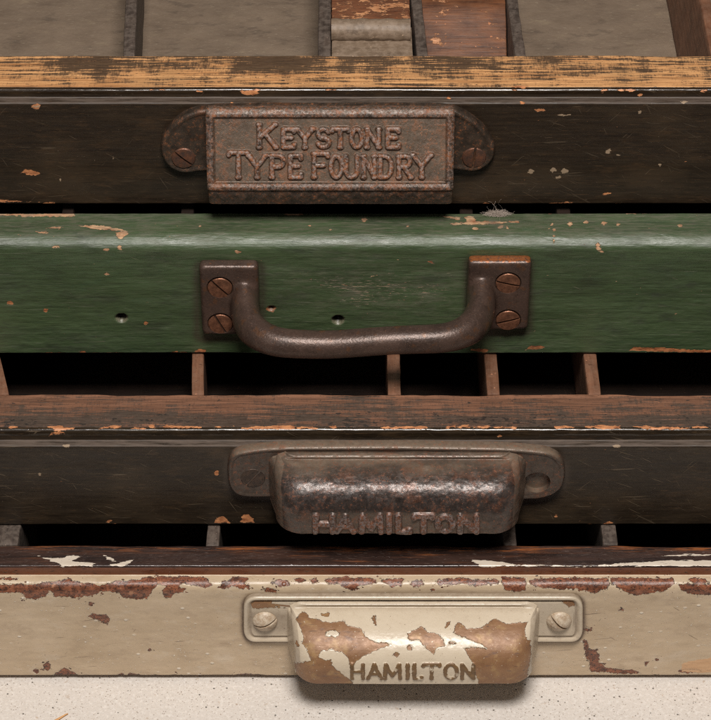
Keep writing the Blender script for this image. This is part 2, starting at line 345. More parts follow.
def mat_dark(name, face, face2, rail_a, rail_b, rail_dark, dark_lo, dark_hi, wear, top):
    m = Mat(name)
    st = m.noise(.9, (.05, 1, 1), 6, .66); n1 = m.noise(.06, (.6, 1, 1), 5); n2 = m.noise(.3, (.3, 1, 1), 6, .7, off=(6, 2, 2))
    col = m.mix(m.lin(st, .34, .68), face, face2)
    col = m.mix(m.mul(m.step(n1, .45, .7), .6), col, tuple(c * 1.55 for c in face2))
    col = m.mix(m.mul(m.step(n2, .54, .72), .45), col, tuple(c * k for c, k in zip(face2, (2.2, 1.9, 1.6)))); col = m.mix(m.mul(m.step(m.noise(2.6, (.10, 1, 1), 4, .7, off=(3, 13, 3)), .57, .68), .55), col, tuple(c * k for c, k in zip(face2, (2.4, 2.1, 1.8)))); col = m.mix(m.mul(m.step(m.noise(2.0, (.07, 1, 1), 4, .7, off=(3, 3, 23)), .55, .68), .6), col, tuple(c * .5 for c in face))
    speck = m.mul(m.step(m.noise(1.7, (.6, 1, 1), 3, .7, off=(4, 4, 4)), .67, .74), .45); col = m.mix(speck, col, (.16, .12, .085))
    scr = m.mx(m.scratch(3, 1.5, .05, .70, (3, 3, 3)), m.scratch(-32, 1.8, .05, .71, (9, 3, 1)), m.scratch(-22, 1.8, .05, .715, (19, 3, 1)), m.scratch(48, 1.8, .06, .73, (5, 8, 1)), m.scratch(-64, 1.7, .07, .74, (5, 18, 11)))
    scr = m.mul(scr, m.step(m.noise(.05, off=(3, 3, 3)), .34, .55), wear); col = m.mix(m.mul(scr, .5), col, (.15, .11, .07))
    rag = m.mul(m.add(m.noise(1.2, (.4, 1, 1), 6, .72), -.5), 2.0)
    # bare rail: long grain, saw ticks across it, old finish left in patches
    g1 = m.noise(.8, (.03, 1, 1), 6, .68); g2 = m.noise(2.8, (.03, 1, 1), 4, .65, off=(1, 5, 5)); tick = m.noise(2.2, (1, .25, .25), 3, .6, off=(1, 9, 5)); band = m.noise(.22, (1, .12, .12), 5, .7, off=(11, 9, 5))
    rail = m.mix(m.lin(g1, .33, .67), rail_a, rail_b)
    rail = m.mix(m.mul(m.step(g2, .52, .64), .7), rail, tuple(c * .40 for c in rail_a)); rail = m.mix(m.mul(m.step(g2, .46, .36), .5), rail, tuple(min(1, c * 1.3) for c in rail_b))
    var = m.noise(.11, (.5, 1, 1), 5, .65, off=(5, 9, 4)); rail = m.mix(m.mul(m.step(var, .5, .68), .6), rail, tuple(c * .62 for c in rail_b))
    rail = m.mix(m.mul(m.step(tick, .55, .68), .25), rail, tuple(c * .5 for c in rail_a))
    rail = m.mix(m.mul(m.attr('edge'), m.step(m.noise(.5, (.3, 1, 1), 4), .32, .52)), rail, tuple(min(1, c * 1.45) for c in rail_b))
    pd = m.add(m.noise(1.15, (.05, 1.0, 1), 6, .74, off=(7, 2, 2)), m.mul(m.attr('paint'), .20), m.mul(m.add(band, -.5), .40), m.mul(m.add(tick, -.5), .20), m.mul(m.add(m.noise(.4, (.25, 1, 1), 4, .65, off=(3, 3, 33)), -.5), .45))
    pdm = m.step(pd, dark_lo, dark_hi)
    rail = m.mix(m.mul(pdm, .9), rail, m.mix(m.lin(m.noise(1.7, (.2, 1, 1), 5, .65), .35, .65), rail_dark, tuple(c * 2.0 for c in rail_dark)))
    ink = m.mul(m.step(m.add(m.noise(.9, (.5, 1, 1), 3, .6, off=(2, 2, 8)), m.mul(m.attr('ink'), .10)), .66, .71), .9); rail = m.mix(ink, rail, (.028, .021, .018))
    ink2 = m.mul(m.step(m.noise(2.6, (.6, 1, 1), 2, .5, off=(8, 2, 8)), .66, .73), .7); rail = m.mix(ink2, rail, (.035, .026, .022))
    b = m.step(m.add(m.attr('bare'), m.mul(rag, .12)), .35, .65)
    col = m.mix(b, col, rail)
    dn = m.noise(.9, (.12, 1, 1), 6, .7, off=(4, 1, 7))
    dust = m.mul(m.attr('dust'), m.step(dn, .28, .62)); col = m.mix(dust, col, m.mix(m.noise(1.6, (.2, 1, 1), 4), (.085, .060, .045), (.155, .116, .091)))
    col = m.mix(m.mul(m.attr('grime'), .6), col, (.07, .05, .036))
    stray = m.mul(m.step(m.noise(.95, (.4, 1, 1), 4, .6, off=(31, 3, 3)), .735, .755), m.inv(b))
    ch = m.mx(m.step(m.add(m.attr('chip'), rag), -.05, .1), stray)
    col = m.mix(ch, col, m.mix(m.lin(m.noise(1.2, (.4, 1, 1), 6, .7), .34, .66), (.20, .055, .018), (.64, .28, .115)))
    pale = m.step(m.add(m.attr('pale'), m.mul(rag, .8)), -.05, .1); col = m.mix(m.mul(pale, .8), col, (.36, .26, .17))
    h = m.add(m.mul(st, .5), m.mul(m.noise(.5, (.5, 1, 1), detail=3), .6), m.mul(b, m.add(m.mul(g1, .9), m.mul(g2, .9))), m.mul(ch, -.9), m.mul(pdm, m.mul(b, .6)), m.mul(scr, -.25), m.mul(dust, m.mul(dn, .8)))
    r = m.mixf(b, m.mixf(m.attr('gloss'), m.mixf(st, .34, .52), m.mixf(st, .10, .30)), m.mixf(pdm, .6, .42)); r = m.add(r, m.mul(dust, .4), m.mul(ch, .25))
    return m.out(col, r, bump=h, dist=.075)

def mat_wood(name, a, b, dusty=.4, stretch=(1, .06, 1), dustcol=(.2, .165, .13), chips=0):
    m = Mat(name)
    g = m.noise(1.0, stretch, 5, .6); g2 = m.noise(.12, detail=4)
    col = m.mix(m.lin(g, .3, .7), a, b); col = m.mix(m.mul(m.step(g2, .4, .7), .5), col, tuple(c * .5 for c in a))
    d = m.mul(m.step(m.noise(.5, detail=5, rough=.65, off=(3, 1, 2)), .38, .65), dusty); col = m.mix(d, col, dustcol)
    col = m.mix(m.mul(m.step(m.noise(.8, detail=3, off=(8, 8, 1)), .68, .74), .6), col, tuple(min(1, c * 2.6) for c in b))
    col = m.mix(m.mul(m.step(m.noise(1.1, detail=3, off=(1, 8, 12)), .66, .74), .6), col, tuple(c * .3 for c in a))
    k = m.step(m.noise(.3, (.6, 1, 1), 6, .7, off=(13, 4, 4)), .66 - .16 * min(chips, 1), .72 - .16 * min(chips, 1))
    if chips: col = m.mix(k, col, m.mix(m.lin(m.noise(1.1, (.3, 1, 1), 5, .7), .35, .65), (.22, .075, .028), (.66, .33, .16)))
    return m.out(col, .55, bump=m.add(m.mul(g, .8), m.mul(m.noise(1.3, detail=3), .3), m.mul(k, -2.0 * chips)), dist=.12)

def mat_floor():
    m = Mat('case_floor_paper')
    n = m.noise(.10, (.7, 1, 1), 6, .62); n2 = m.noise(.6, (.25, 1, 1), 4, .6); n3 = m.noise(.22, (.5, 1, 1), 5, .65, off=(3, 3, 1))
    col = m.mix(m.lin(n, .25, .75), (.120, .084, .057), (.225, .165, .115)); col = m.mix(m.mul(m.lin(n2, .35, .75), .6), col, (.20, .15, .108))
    col = m.mix(m.mul(m.step(n3, .56, .76), .5), col, (.29, .225, .145)); col = m.mix(m.mul(m.step(n3, .46, .3), .55), col, (.085, .062, .045)); col = m.mix(m.mul(m.step(m.noise(1.6, (.3, 1, 1), 4, .65, off=(5, 5, 0)), .6, .72), .5), col, (.34, .28, .2)); col = m.mix(m.mul(m.step(m.noise(1.9, detail=3, off=(5, 15, 0)), .66, .74), .6), col, (.05, .035, .025))
    return m.out(col, .75, bump=m.noise(.8, detail=5), dist=.15)

def mat_cast(name, body, body2, rust, shine, rough_hi, dustcol=(.15, .105, .078), rustamt=.5, bd=.11):
    """old japanned or rusted iron; 'relief' marks raised edges and letters, 'dust' collects in hollows and on top"""
    m = Mat(name)
    n = m.noise(.35, detail=5, rough=.6); f = m.noise(.95, detail=6, rough=.72, off=(4, 2, 2)); s = m.noise(4.0, detail=3, rough=.6)
    col = m.mix(m.lin(n, .3, .7), body, body2)
    d = m.mul(m.attr('dust'), m.mixf(m.noise(.8, detail=5), .45, 1.0)); col = m.mix(d, col, m.mix(s, dustcol, tuple(c * 1.5 for c in dustcol)))
    rm = m.step(m.add(m.mul(f, .6), m.mul(n, .25), m.mul(m.attr('relief'), .10), m.mul(s, .15)), .56 - .12 * rustamt, .72 - .12 * rustamt)
    rc = m.mix(m.lin(m.noise(1.0, detail=4, off=(9, 9, 9)), .35, .65), tuple(c * .38 for c in rust), rust)
    col = m.mix(m.mul(rm, .8), col, rc)
    big = m.mul(m.step(m.noise(.16, detail=5, rough=.7, off=(2, 6, 6)), .54, .62), .5 * rustamt); col = m.mix(big, col, m.mix(s, tuple(c * .6 for c in rust), rust))
    fleck = m.mul(m.step(m.noise(2.2, detail=2, off=(17, 1, 1)), .68, .75), .7); col = m.mix(fleck, col, tuple(min(1, c * 1.7) for c in rust))
    worn_lit = m.mul(m.attr('relief'), m.step(m.noise(1.5, detail=4, off=(1, 1, 30)), .42, .62)); col = m.mix(m.mul(worn_lit, .75), col, shine)  # raised parts paler: wear plus a highlight painted into the colour
    r = m.mixf(m.mx(rm, m.step(m.noise(.55, detail=6, rough=.72, off=(3, 30, 3)), .48, .62)), m.mixf(s, rough_hi - .1, rough_hi + .1), .55); r = m.add(r, m.mul(d, .25))
    h = m.add(m.mul(f, .9), m.mul(s, .35), m.mul(n, .5), m.mul(rm, .12))
    return m.out(col, r, m.mul(m.inv(m.mx(rm, d)), .35), bump=h, dist=bd)

def mat_bronze():
    m = Mat('bow_pull_brown_iron')
    n = m.noise(.14, detail=5); f = m.noise(1.8, detail=4, off=(5, 1, 1))
    col = m.mix(m.lin(n, .3, .7), (.050, .032, .025), (.100, .062, .047)); col = m.mix(m.mul(m.step(f, .52, .72), .5), col, (.135, .085, .065)); col = m.mix(m.mul(m.step(m.noise(.5, detail=6, rough=.72, off=(8, 2, 1)), .52, .66), .55), col, (.035, .022, .016))
    col = m.mix(m.mul(m.step(m.noise(.35, detail=5, off=(3, 7, 1)), .56, .68), .5), col, (.13, .055, .022))
    col = m.mix(m.mul(m.step(m.noise(2.4, detail=2, off=(2, 2, 2)), .67, .74), .5), col, (.32, .16, .09))
    col = m.mix(m.step(m.add(m.attr('rust'), m.mul(m.add(m.noise(1.1, detail=4), -.5), 1.5)), .3, .6), col, m.mix(m.noise(1.4, detail=4, off=(2, 9, 9)), (.10, .03, .012), (.42, .14, .04)))
    return m.out(col, m.mixf(f, .28, .44), .32, bump=m.add(m.mul(f, .8), m.mul(m.noise(.8, detail=4), .5)), dist=.10)

def mat_screw(name, a, b, rough=.45, metal=.5):
    m = Mat(name)
    n = m.noise(.7, detail=5, rough=.65); s = m.noise(2.5, detail=3)
    col = m.mix(m.lin(n, .35, .68), a, b); col = m.mix(m.mul(m.step(s, .55, .75), .5), col, tuple(c * .3 for c in a))
    return m.out(col, m.mixf(s, rough - .1, rough + .15), metal, bump=m.add(n, m.mul(s, .5)), dist=.12)

def mat_cream_pull():
    m = Mat('cream_paint_over_brass')
    n1 = m.noise(.12, detail=4); n2 = m.noise(.8, detail=4)
    col = m.mix(n1, (.55, .455, .335), (.66, .565, .435)); col = m.mix(m.mul(m.step(n2, .5, .8), .3), col, (.42, .32, .21))
    d = m.mul(m.attr('dust'), m.mixf(n2, .5, 1.0)); col = m.mix(m.mul(d, .9), col, (.125, .075, .042))
    rag = m.add(m.mul(m.add(m.noise(1.0, detail=6, rough=.72), -.5), 1.7), m.mul(m.add(m.noise(.4, detail=3, off=(8, 8, 3)), -.5), .8))
    f = m.add(m.attr('chip'), rag)
    chip = m.step(f, -.04, .05); edge = m.mul(m.step(f, -.22, -.04), m.inv(chip)); rimd = m.mul(chip, m.inv(m.step(f, .03, .16)), m.step(m.noise(.7, off=(3, 3, 9)), .38, .58))
    br = m.mix(m.noise(.22, detail=5, rough=.6), (.15, .070, .034), (.36, .195, .095)); br = m.mix(m.mul(m.step(m.noise(.3, detail=4, off=(3, 3, 3)), .5, .7), .6), br, (.40, .25, .11))
    br = m.mix(m.mul(m.step(m.noise(.6, (.4, 1, 1), 4, off=(5, 8, 8)), .58, .7), .5), br, (.13, .085, .075))
    spk = m.mul(m.step(m.noise(1.5, detail=3, off=(51, 1, 1)), .68, .73), .7); col = m.mix(spk, col, (.17, .10, .06)); br = m.mix(m.mul(m.mx(m.scratch(6, 1.5, .06, .70, (1, 1, 1)), m.scratch(-20, 1.5, .08, .73, (4, 1, 1))), .6), br, (.07, .042, .03)); br = m.mix(m.step(m.noise(1.4, detail=3, off=(31, 1, 1)), .66, .72), br, (.52, .43, .32))
    col = m.mix(m.mul(edge, .45), col, (.66, .58, .46)); col = m.mix(chip, col, br); col = m.mix(m.mul(rimd, .75), col, (.055, .032, .022))
    lt = m.step(m.add(m.attr('letter'), m.mul(rag, .9)), .2, .55); lt = m.mul(lt, m.step(m.noise(.35, detail=3, off=(6, 1, 4)), .28, .40)); col = m.mix(lt, col, m.mix(n2, (.085, .05, .03), (.26, .15, .06)))
    h = m.add(m.mul(m.noise(.7, detail=5), .45), m.mul(chip, -1.0), m.mul(edge, .3), m.mul(m.noise(2.4, detail=3), .15))
    return m.out(col, m.mixf(m.mx(chip, lt), m.mixf(n2, .24, .4), m.mixf(m.noise(.7, detail=5, off=(1, 2, 3)), .32, .62)), m.mul(m.mx(chip, lt), .15), bump=h, dist=.12)

def mat_fibre():
    m = Mat('lint_fibre'); return m.out(m.mix(m.noise(.5, detail=2), (.24, .175, .13), (.60, .52, .45)), .8)
def mat_splinter():
    m = Mat('raw_splinter'); return m.out(m.mix(m.noise(2, (1, .2, 1)), (.55, .25, .08), (.7, .42, .2)), .6)

M_TABLE = mat_table(); M_CREAM = mat_cream(); M_GREEN = mat_green()
M_TOP = mat_dark('brown_black_varnish_worn_to_pale_wood', (.013, .0077, .0043), (.031, .0195, .0105), (.36, .155, .055), (.69, .375, .16), (.030, .022, .016), .475, .595, .6, 1)
M_MID = mat_dark('brown_black_varnish_worn_to_red_wood', (.015, .0096, .0058), (.033, .0225, .0132), (.115, .052, .029), (.225, .105, .060), (.042, .031, .024), .44, .60, 1.0, 0)
M_FLOOR = mat_floor()
M_DIV_GREY = mat_wood('divider_grey_wood', (.040, .029, .023), (.10, .072, .056), .5, dustcol=(.17, .135, .11))
M_DIV_BROWN = mat_wood('divider_brown_wood', (.12, .050, .026), (.23, .105, .058), .3, dustcol=(.25, .15, .10))
M_RED = mat_wood('red_brown_block', (.060, .021, .009), (.215, .080, .030), .2, (.08, 1, 1), dustcol=(.17, .09, .05), chips=.35)
M_SPLIT = mat_wood('split_orange_board', (.10, .036, .018), (.26, .10, .045), .2, (.12, 1, 1), dustcol=(.17, .09, .05), chips=1)
M_ROD = mat_wood('dusty_rod', (.14, .095, .062), (.23, .165, .112), .7, (.08, 1, 1), dustcol=(.27, .20, .145))
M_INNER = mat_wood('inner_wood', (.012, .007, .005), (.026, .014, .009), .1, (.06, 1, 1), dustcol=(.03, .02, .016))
M_KEY = mat_cast('rusted_grey_iron', (.032, .023, .017), (.085, .060, .043), (.34, .115, .038), (.26, .21, .185), .32, (.150, .103, .066), .48)
M_JAP = mat_cast('black_lacquered_iron', (.030, .023, .020), (.066, .050, .043), (.28, .095, .040), (.20, .165, .155), .27, (.185, .132, .09), .46, .06)
M_BOW = mat_bronze(); M_PULL4 = mat_cream_pull()
M_SCR_RUST = mat_screw('screw_rusted', (.075, .048, .038), (.21, .085, .045))
M_SCR_BRASS = mat_screw('screw_copper_brown', (.13, .058, .034), (.30, .135, .075), .4, .55)
M_SCR_DARK = mat_screw('screw_dark', (.045, .035, .03), (.11, .07, .05), .42)
M_SCR_PAINT = mat_screw('screw_painted_cream', (.36, .25, .16), (.62, .53, .41), .36, 0.0)
M_FIBRE = mat_fibre(); M_SPL = mat_splinter()

# ------------------------------------------------------------------ geometry of the stack, solved from the heights of its edges
def fillet(poly, seg=6):
    out = []; n = len(poly)
    for i in range(n):
        y, z, r = poly[i]; p = np.array([y, z]); a = np.array(poly[i - 1][:2]); b = np.array(poly[(i + 1) % n][:2])
        if r <= 0: out.append(p); continue
        da = (a - p) / np.linalg.norm(a - p); db = (b - p) / np.linalg.norm(b - p)
        for k in range(seg + 1):
            t = k / seg; out.append(p + da * r * (1 - t) ** 2 + db * r * t ** 2)
    return np.array(out)
def resample(pts, ds):
    pts = np.asarray(pts, float); L = np.concatenate([[0], np.cumsum(np.linalg.norm(np.diff(pts, axis=0), axis=1))])
    n = max(2, int(L[-1] / ds)); s = np.linspace(0, L[-1], n + 1)
    return np.stack([np.interp(s, L, pts[:, k]) for k in range(pts.shape[1])], -1), s

class Case: pass
def pz(c, px, py, p):
    q = on_y(px, py, c.Y - p); return q[0] - c.xc, q[2] - c.zb
def solve(name, zb, y_bot, y_face_top, y_ledge_back, y_arris, y_back, xc):
    c = Case(); c.zb = zb
    P = on_z(CXP, y_bot, zb); c.Y = P[1]; c.xc = (xc - CXP) * (np.dot(P - CAM, fw)) / F
    c.zf = on_y(CXP, y_face_top, c.Y)[2] - zb                              # top of the face
    if y_ledge_back is not None:
        c.ledge = on_z(CXP, y_ledge_back, zb + c.zf)[1] - c.Y
        c.zt = on_y(CXP, y_arris, c.Y + c.ledge)[2] - zb
    else:
        c.ledge = 0; c.zt = c.zf
    c.T = on_z(CXP, y_back, zb + c.zt)[1] - c.Y
    return c
C4 = solve('cream', 1.9, 675.5, 577, 574.5, 565.5, 544.5, 412)
C4.zf = on_y(CXP, 584.5, C4.Y)[2] - C4.zb; C4.ledge = on_z(CXP, 575, C4.zb + C4.zf)[1] - C4.Y
C4.zt = on_y(CXP, 566, C4.Y + C4.ledge)[2] - C4.zb; C4.T = on_z(CXP, 544.5, C4.zb + C4.zt)[1] - C4.Y
C3 = solve('mid', C4.zb + C4.zt + .3, 524.5, 446, 440.5, 430, 393.5, 395)
C2 = solve('green', C3.zb + C3.zt + .3, 353.5, 239, None, None, 213, 363)
C2.zt = on_y(CXP, 247, C2.Y)[2] - C2.zb + 2.2; C2.T = on_z(CXP, 213, C2.zb + C2.zt)[1] - C2.Y
C1 = solve('top', C2.zb + C2.zt + .3, 204, 103, 97.5, 89.5, 55, 328)
for n, c in (('4', C4), ('3', C3), ('2', C2), ('1', C1)):
    print('CASE', n, {k: round(float(v), 2) for k, v in c.__dict__.items()})

HALF = 300.0; DEPTH = 380.0
def case_root(c, label):
    r = bpy.data.objects.new('type_case', None); COL.objects.link(r); r.empty_display_size = .02
    r.location = (c.xc * MM, c.Y * MM, c.zb * MM)
    r['label'] = label; r['category'] = 'drawer'; r['group'] = 'stacked printers type cases'
    c.root = r; return r

def x_samples(c, step=.4):
    vis = 116.0
    a = np.arange(-vis, vis + step, step) - c.xc
    return np.concatenate([[-HALF, -HALF * .75], a, [HALF * .75, HALF]]) if abs(c.xc) < 60 else a
class Surf:
    """maps a place seen on the photo to (x, s) on a swept surface: s is the arc length along its profile"""
    def __init__(s, c, Y, Z, S, vis):
        px, py, d = proj(np.full(Y[:vis].shape, 0.0), c.Y + Y[:vis], c.zb + Z[:vis])
        o = np.argsort(py); s.py = py[o]; s.S = S[:vis][o]; s.d = d[o]; s.xc = c.xc
    def __call__(s, pts):
        pts = np.asarray(pts, float); ss = np.interp(pts[:, 1], s.py, s.S); ss = ss + np.where(pts[:, 1] > s.py[-1], (pts[:, 1] - s.py[-1]) * .3, 0) * np.sign(s.S[-1] - s.S[-2]); dd = np.interp(pts[:, 1], s.py, s.d)
        return np.stack([(pts[:, 0] - CXP) * dd / F - s.xc, ss], -1)
def field(X, S, sf, polys, warp=.35, seed=3):
    wx = X + warp * fbm(X * .9, S * .9, 0, seed, 3); ws = S + warp * fbm(X * .9, S * .9, 7.3, seed + 9, 3)
    r = np.full(X.shape, -9.0)
    for p in polys: r = np.maximum(r, poly_sd(wx, ws, sf(p)))
    return r

def board(c, poly, mat, n_front, attrs_fn, ds=.38, amp=.12, seed=1, edge_fn=None):
    """front board: closed profile poly swept along x; the first n_front corners of poly are the seen side"""
    pts = fillet(poly)
    # split visible / hidden
    last = np.array(poly[n_front - 1][:2]); k = np.argmin(np.linalg.norm(pts - last, axis=1))
    while k + 1 < len(pts) and np.linalg.norm(pts[k + 1] - last) < (poly[n_front - 1][2] + .01): k += 1
    front, S = resample(pts[:k + 1], ds)
    hidden, _ = resample(np.vstack([pts[k:], pts[:1]]), 6.0); hidden = hidden[1:-1]
    prof = np.vstack([front, hidden]); nv = len(front); S = np.concatenate([S, np.full(len(hidden), S[-1] + 5)])
    Y, Z = prof[:, 0], prof[:, 1]
    tan = np.roll(prof, -1, 0) - np.roll(prof, 1, 0); tan /= np.linalg.norm(tan, axis=1)[:, None] + 1e-9
    N = np.stack([-tan[:, 1], tan[:, 0]], -1)                              # outward when profile runs up the face
    x = x_samples(c); X, SS = np.meshgrid(x, S, indexing='ij')
    sf = Surf(c, Y, Z, S, nv)
    gx = X + c.xc
    disp = amp * fbm(gx * .05, SS * .25, 0, seed, 3) + amp * .45 * fbm(gx * .35, SS * .8, 3, seed + 5, 3)
    if edge_fn: disp = disp + edge_fn(gx, SS, S[nv - 1])
    at = attrs_fn(X, SS, sf, prof)
    if 'press' in at: disp = disp + at.pop('press')
    P = np.empty(X.shape + (3,)); P[..., 0] = X; P[..., 1] = Y[None] + N[None, :, 0] * disp; P[..., 2] = Z[None] + N[None, :, 1] * disp
    o = grid('front_board', P, mat, c.root, wrap=True, caps=True, attrs=at)
    return o, sf

def rrect(x0, x1, z0, z1, r, n=8):
    out = []
    for cx, cz, a0 in ((x1 - r, z1 - r, 0), (x0 + r, z1 - r, 90), (x0 + r, z0 + r, 180), (x1 - r, z0 + r, 270)):
        out += [(cx + r * math.cos(math.radians(a0 + 90 * k / n)), cz + r * math.sin(math.radians(a0 + 90 * k / n))) for k in range(n + 1)]
    return out
o3l = [(270, 497), (262, 497.5), (243, 497), (234, 494), (228.5, 486), (227, 470), (228.5, 460), (234, 453.5), (244, 451), (262, 448.5), (290, 447), (395, 446.3), (500, 448), (525, 449.5), (548, 452), (559, 457), (565, 466), (565.5, 477), (562.5, 488), (554, 495), (540, 499), (522, 499.5)]
o4l = rrect(243.5, 583, 596.5, 642, 11); o2l = rrect(197, 262, 265, 340, 4); o2r = rrect(467, 530, 260.5, 334, 4)
def nicks(gx, S, s0, thr, seed, fall=1.3):
    """small knocks along an edge, as a signed field"""
    return (fbm(gx * .16, S * .3, 0, seed, 4) - thr) * 3.2 - np.abs(S - s0) * fall
def near(c, X, prof, outline, w):
    """dirt gathered on the face round the edge of a handle plate"""
    Zr = np.broadcast_to(prof[:, 1], X.shape); face = np.broadcast_to(prof[:, 0] < .6, X.shape)
    d = np.abs(poly_sd(X, Zr, [pz(c, a, b, .5) for a, b in outline]))
    return np.where(face, np.exp(-(d / w) ** 2), 0)
def stepped_profile(c, r_face=.5, r_arris=.8, r_back=.5):
    return [(0, 0, .3), (0, c.zf, r_face), (c.ledge, c.zf, .15), (c.ledge, c.zt, r_arris), (c.T, c.zt, r_back), (c.T, 0, .2)]

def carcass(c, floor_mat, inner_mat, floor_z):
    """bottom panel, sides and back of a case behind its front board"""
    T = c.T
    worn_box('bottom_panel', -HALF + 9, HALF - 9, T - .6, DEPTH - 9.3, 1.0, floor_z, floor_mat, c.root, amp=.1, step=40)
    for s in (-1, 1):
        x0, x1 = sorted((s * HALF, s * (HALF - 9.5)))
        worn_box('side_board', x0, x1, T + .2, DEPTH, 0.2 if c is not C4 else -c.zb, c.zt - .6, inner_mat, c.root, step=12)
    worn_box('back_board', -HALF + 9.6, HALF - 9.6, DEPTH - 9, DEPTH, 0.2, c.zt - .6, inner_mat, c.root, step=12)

def px_x(c, px, Y, Z):
    d = np.dot(np.array([0, Y, Z]) - CAM, fw); return (px - CXP) * d / F - c.xc
def divider(c, px0, px1, mat, z0, drop=.4, lean=0.0, ry=0.0, length=None):
    """a thin partition running back from the front board; px0..px1 is its width where it meets the rail"""
    zt = c.zt - drop; x0 = px_x(c, px0, c.Y + c.T, c.zb + zt); x1 = px_x(c, px1, c.Y + c.T, c.zb + zt)
    return worn_box('divider', x0, x1, c.T + .15, length or DEPTH - 10, z0, zt, mat, c.root, lean, ry)

def edge_back(amount):
    def f(gx, SS, smax):
        w = np.exp(-((SS - smax) / 1.3) ** 2) * (SS <= smax + .01)
        return -w * amount * np.clip(fbm(gx * .06, gx * 0 + 1, 0, 33, 4) * 1.3 + .25, 0, 2)
    return f

# ================================================================== CASE 4 : cream
case_root(C4, 'cream painted bottom drawer with chipped edge and flaking cup handle, standing on the speckled tabletop')
CH4 = [
 [(-30, 584), (18, 584), (40, 583.5), (62, 581), (68, 578), (75, 580.5), (80, 582.5), (93, 584), (100, 586.5), (105, 584), (112, 582), (126, 580.5), (140, 578.5), (148, 576.5), (190, 576.5), (203, 577), (208, 581), (212, 585), (205, 588.5), (195, 585.5), (182, 583), (178, 587), (186, 588.5), (184, 592.5), (174, 593.5), (171, 598), (163, 597.5), (163, 591), (166, 586.5), (158, 584), (152, 591), (147, 599), (134, 599.5), (123, 598), (119, 593), (112, 592), (101, 592), (97, 594.5), (86, 597), (75, 597), (54, 596.5), (51, 590.5), (45, 597), (34, 599), (25, 598), (22, 592), (0, 592.5), (-30, 593)],
 [(219, 587.5), (225, 583), (228, 580), (233, 577), (249, 578), (244, 582), (250, 586), (242, 589.5), (232, 585.5), (224, 589.5)],
 [(271, 582), (280, 580), (288, 581), (290, 585), (280, 586.5)], [(294, 579), (300, 578), (306, 580), (299, 582)], [(310, 580), (316, 579), (318, 583), (312, 583)],
 [(325, 580), (342, 577), (362, 577.5), (377, 579), (376, 583), (362, 585), (352, 590), (344, 588), (340, 583), (330, 584)],
 [(380, 580), (390, 578), (404, 579), (402, 585), (392, 587), (386, 584)], [(411, 581), (421, 580), (424, 584), (416, 588), (410, 585)],
 [(436, 581), (446, 579), (462, 578), (478, 580), (490, 578.5), (501, 580), (498, 584), (486, 584.5), (476, 586), (462, 583), (450, 584.5), (440, 585)],
 [(502, 577), (524, 577.5), (526, 583), (524, 590), (514, 591.5), (504, 589), (502, 583)],
 [(528, 580), (540, 578.5), (556, 577.5), (575, 577.5), (606, 578), (609, 584), (606, 589), (596, 592), (584, 591.5), (576, 589), (565, 589.5), (551, 588), (538, 587), (530, 583)],
 [(611, 578), (640, 577.5), (672, 578), (674, 583), (668, 590), (655, 592), (637, 595), (626, 591.5), (616, 586.5), (611, 583)],
 [(677, 585), (690, 584), (704, 585), (740, 583), (740, 594), (700, 595), (688, 593), (681, 590)], [(689, 578), (706, 578), (710, 583), (698, 584), (691, 581)],
 [(-20, 577.6), (18, 577.6), (18, 579.5), (-20, 579.5)], [(262, 589.5), (269, 588.5), (277, 590), (276, 592.5), (266, 592.5)],
 [(88, 616), (92, 614), (98, 615), (105, 614.5), (110, 619), (108, 625), (103, 623), (99, 620), (94, 619)], blob(91.5, 604, 3.2, 1.5),
 blob(36.5, 671, 3, 2.4), blob(47, 667, 3.2, 3.8), [(53, 676), (59, 671), (65, 668), (69, 670), (75, 673), (79, 677)], blob(121, 675, 4, 1.6), [(126, 677), (129, 673), (140, 674.5), (146, 677)],
 [(583, 638), (587, 641), (588, 650), (594, 650), (598, 655), (600, 663), (607, 668), (618, 669.5), (632, 670), (641, 673), (621, 673.5), (590, 672), (590, 662), (585, 656)], blob(588, 630, 4, 1.5),
 blob(656, 660, 2.5, 1.4), blob(646, 664, 1.2, 2.6), [(230, 676), (245, 673.5), (262, 674.5), (268, 676.5)], [(166, 676.5), (176, 674), (186, 676.5)], blob(432, 590, 1.6, 1.2), blob(150, 650, 1.4, 1), blob(622, 610, 2, 1), blob(690, 671, 12, 2.0),
]
SP4 = [[(38, 556.5), (52, 558), (62, 557.5), (74, 555), (82, 556), (72, 560.5), (82, 562), (95, 563), (93, 566), (62, 566.5), (57, 563)], [(104, 555), (110, 557), (116, 561), (107, 560)], [(108, 565), (118, 563), (134, 559), (130, 563), (122, 566.5), (110, 566.5)],
 [(568, 567), (600, 564.5), (635, 562.5), (660, 560.5), (690, 560), (730, 561), (730, 566.5), (660, 566), (620, 566.5)], [(470, 559), (500, 561), (512, 564), (530, 565), (560, 565), (575, 566.5), (480, 566.5)], [(655, 556), (680, 554.5), (711, 553.5), (711, 555), (680, 556)]]
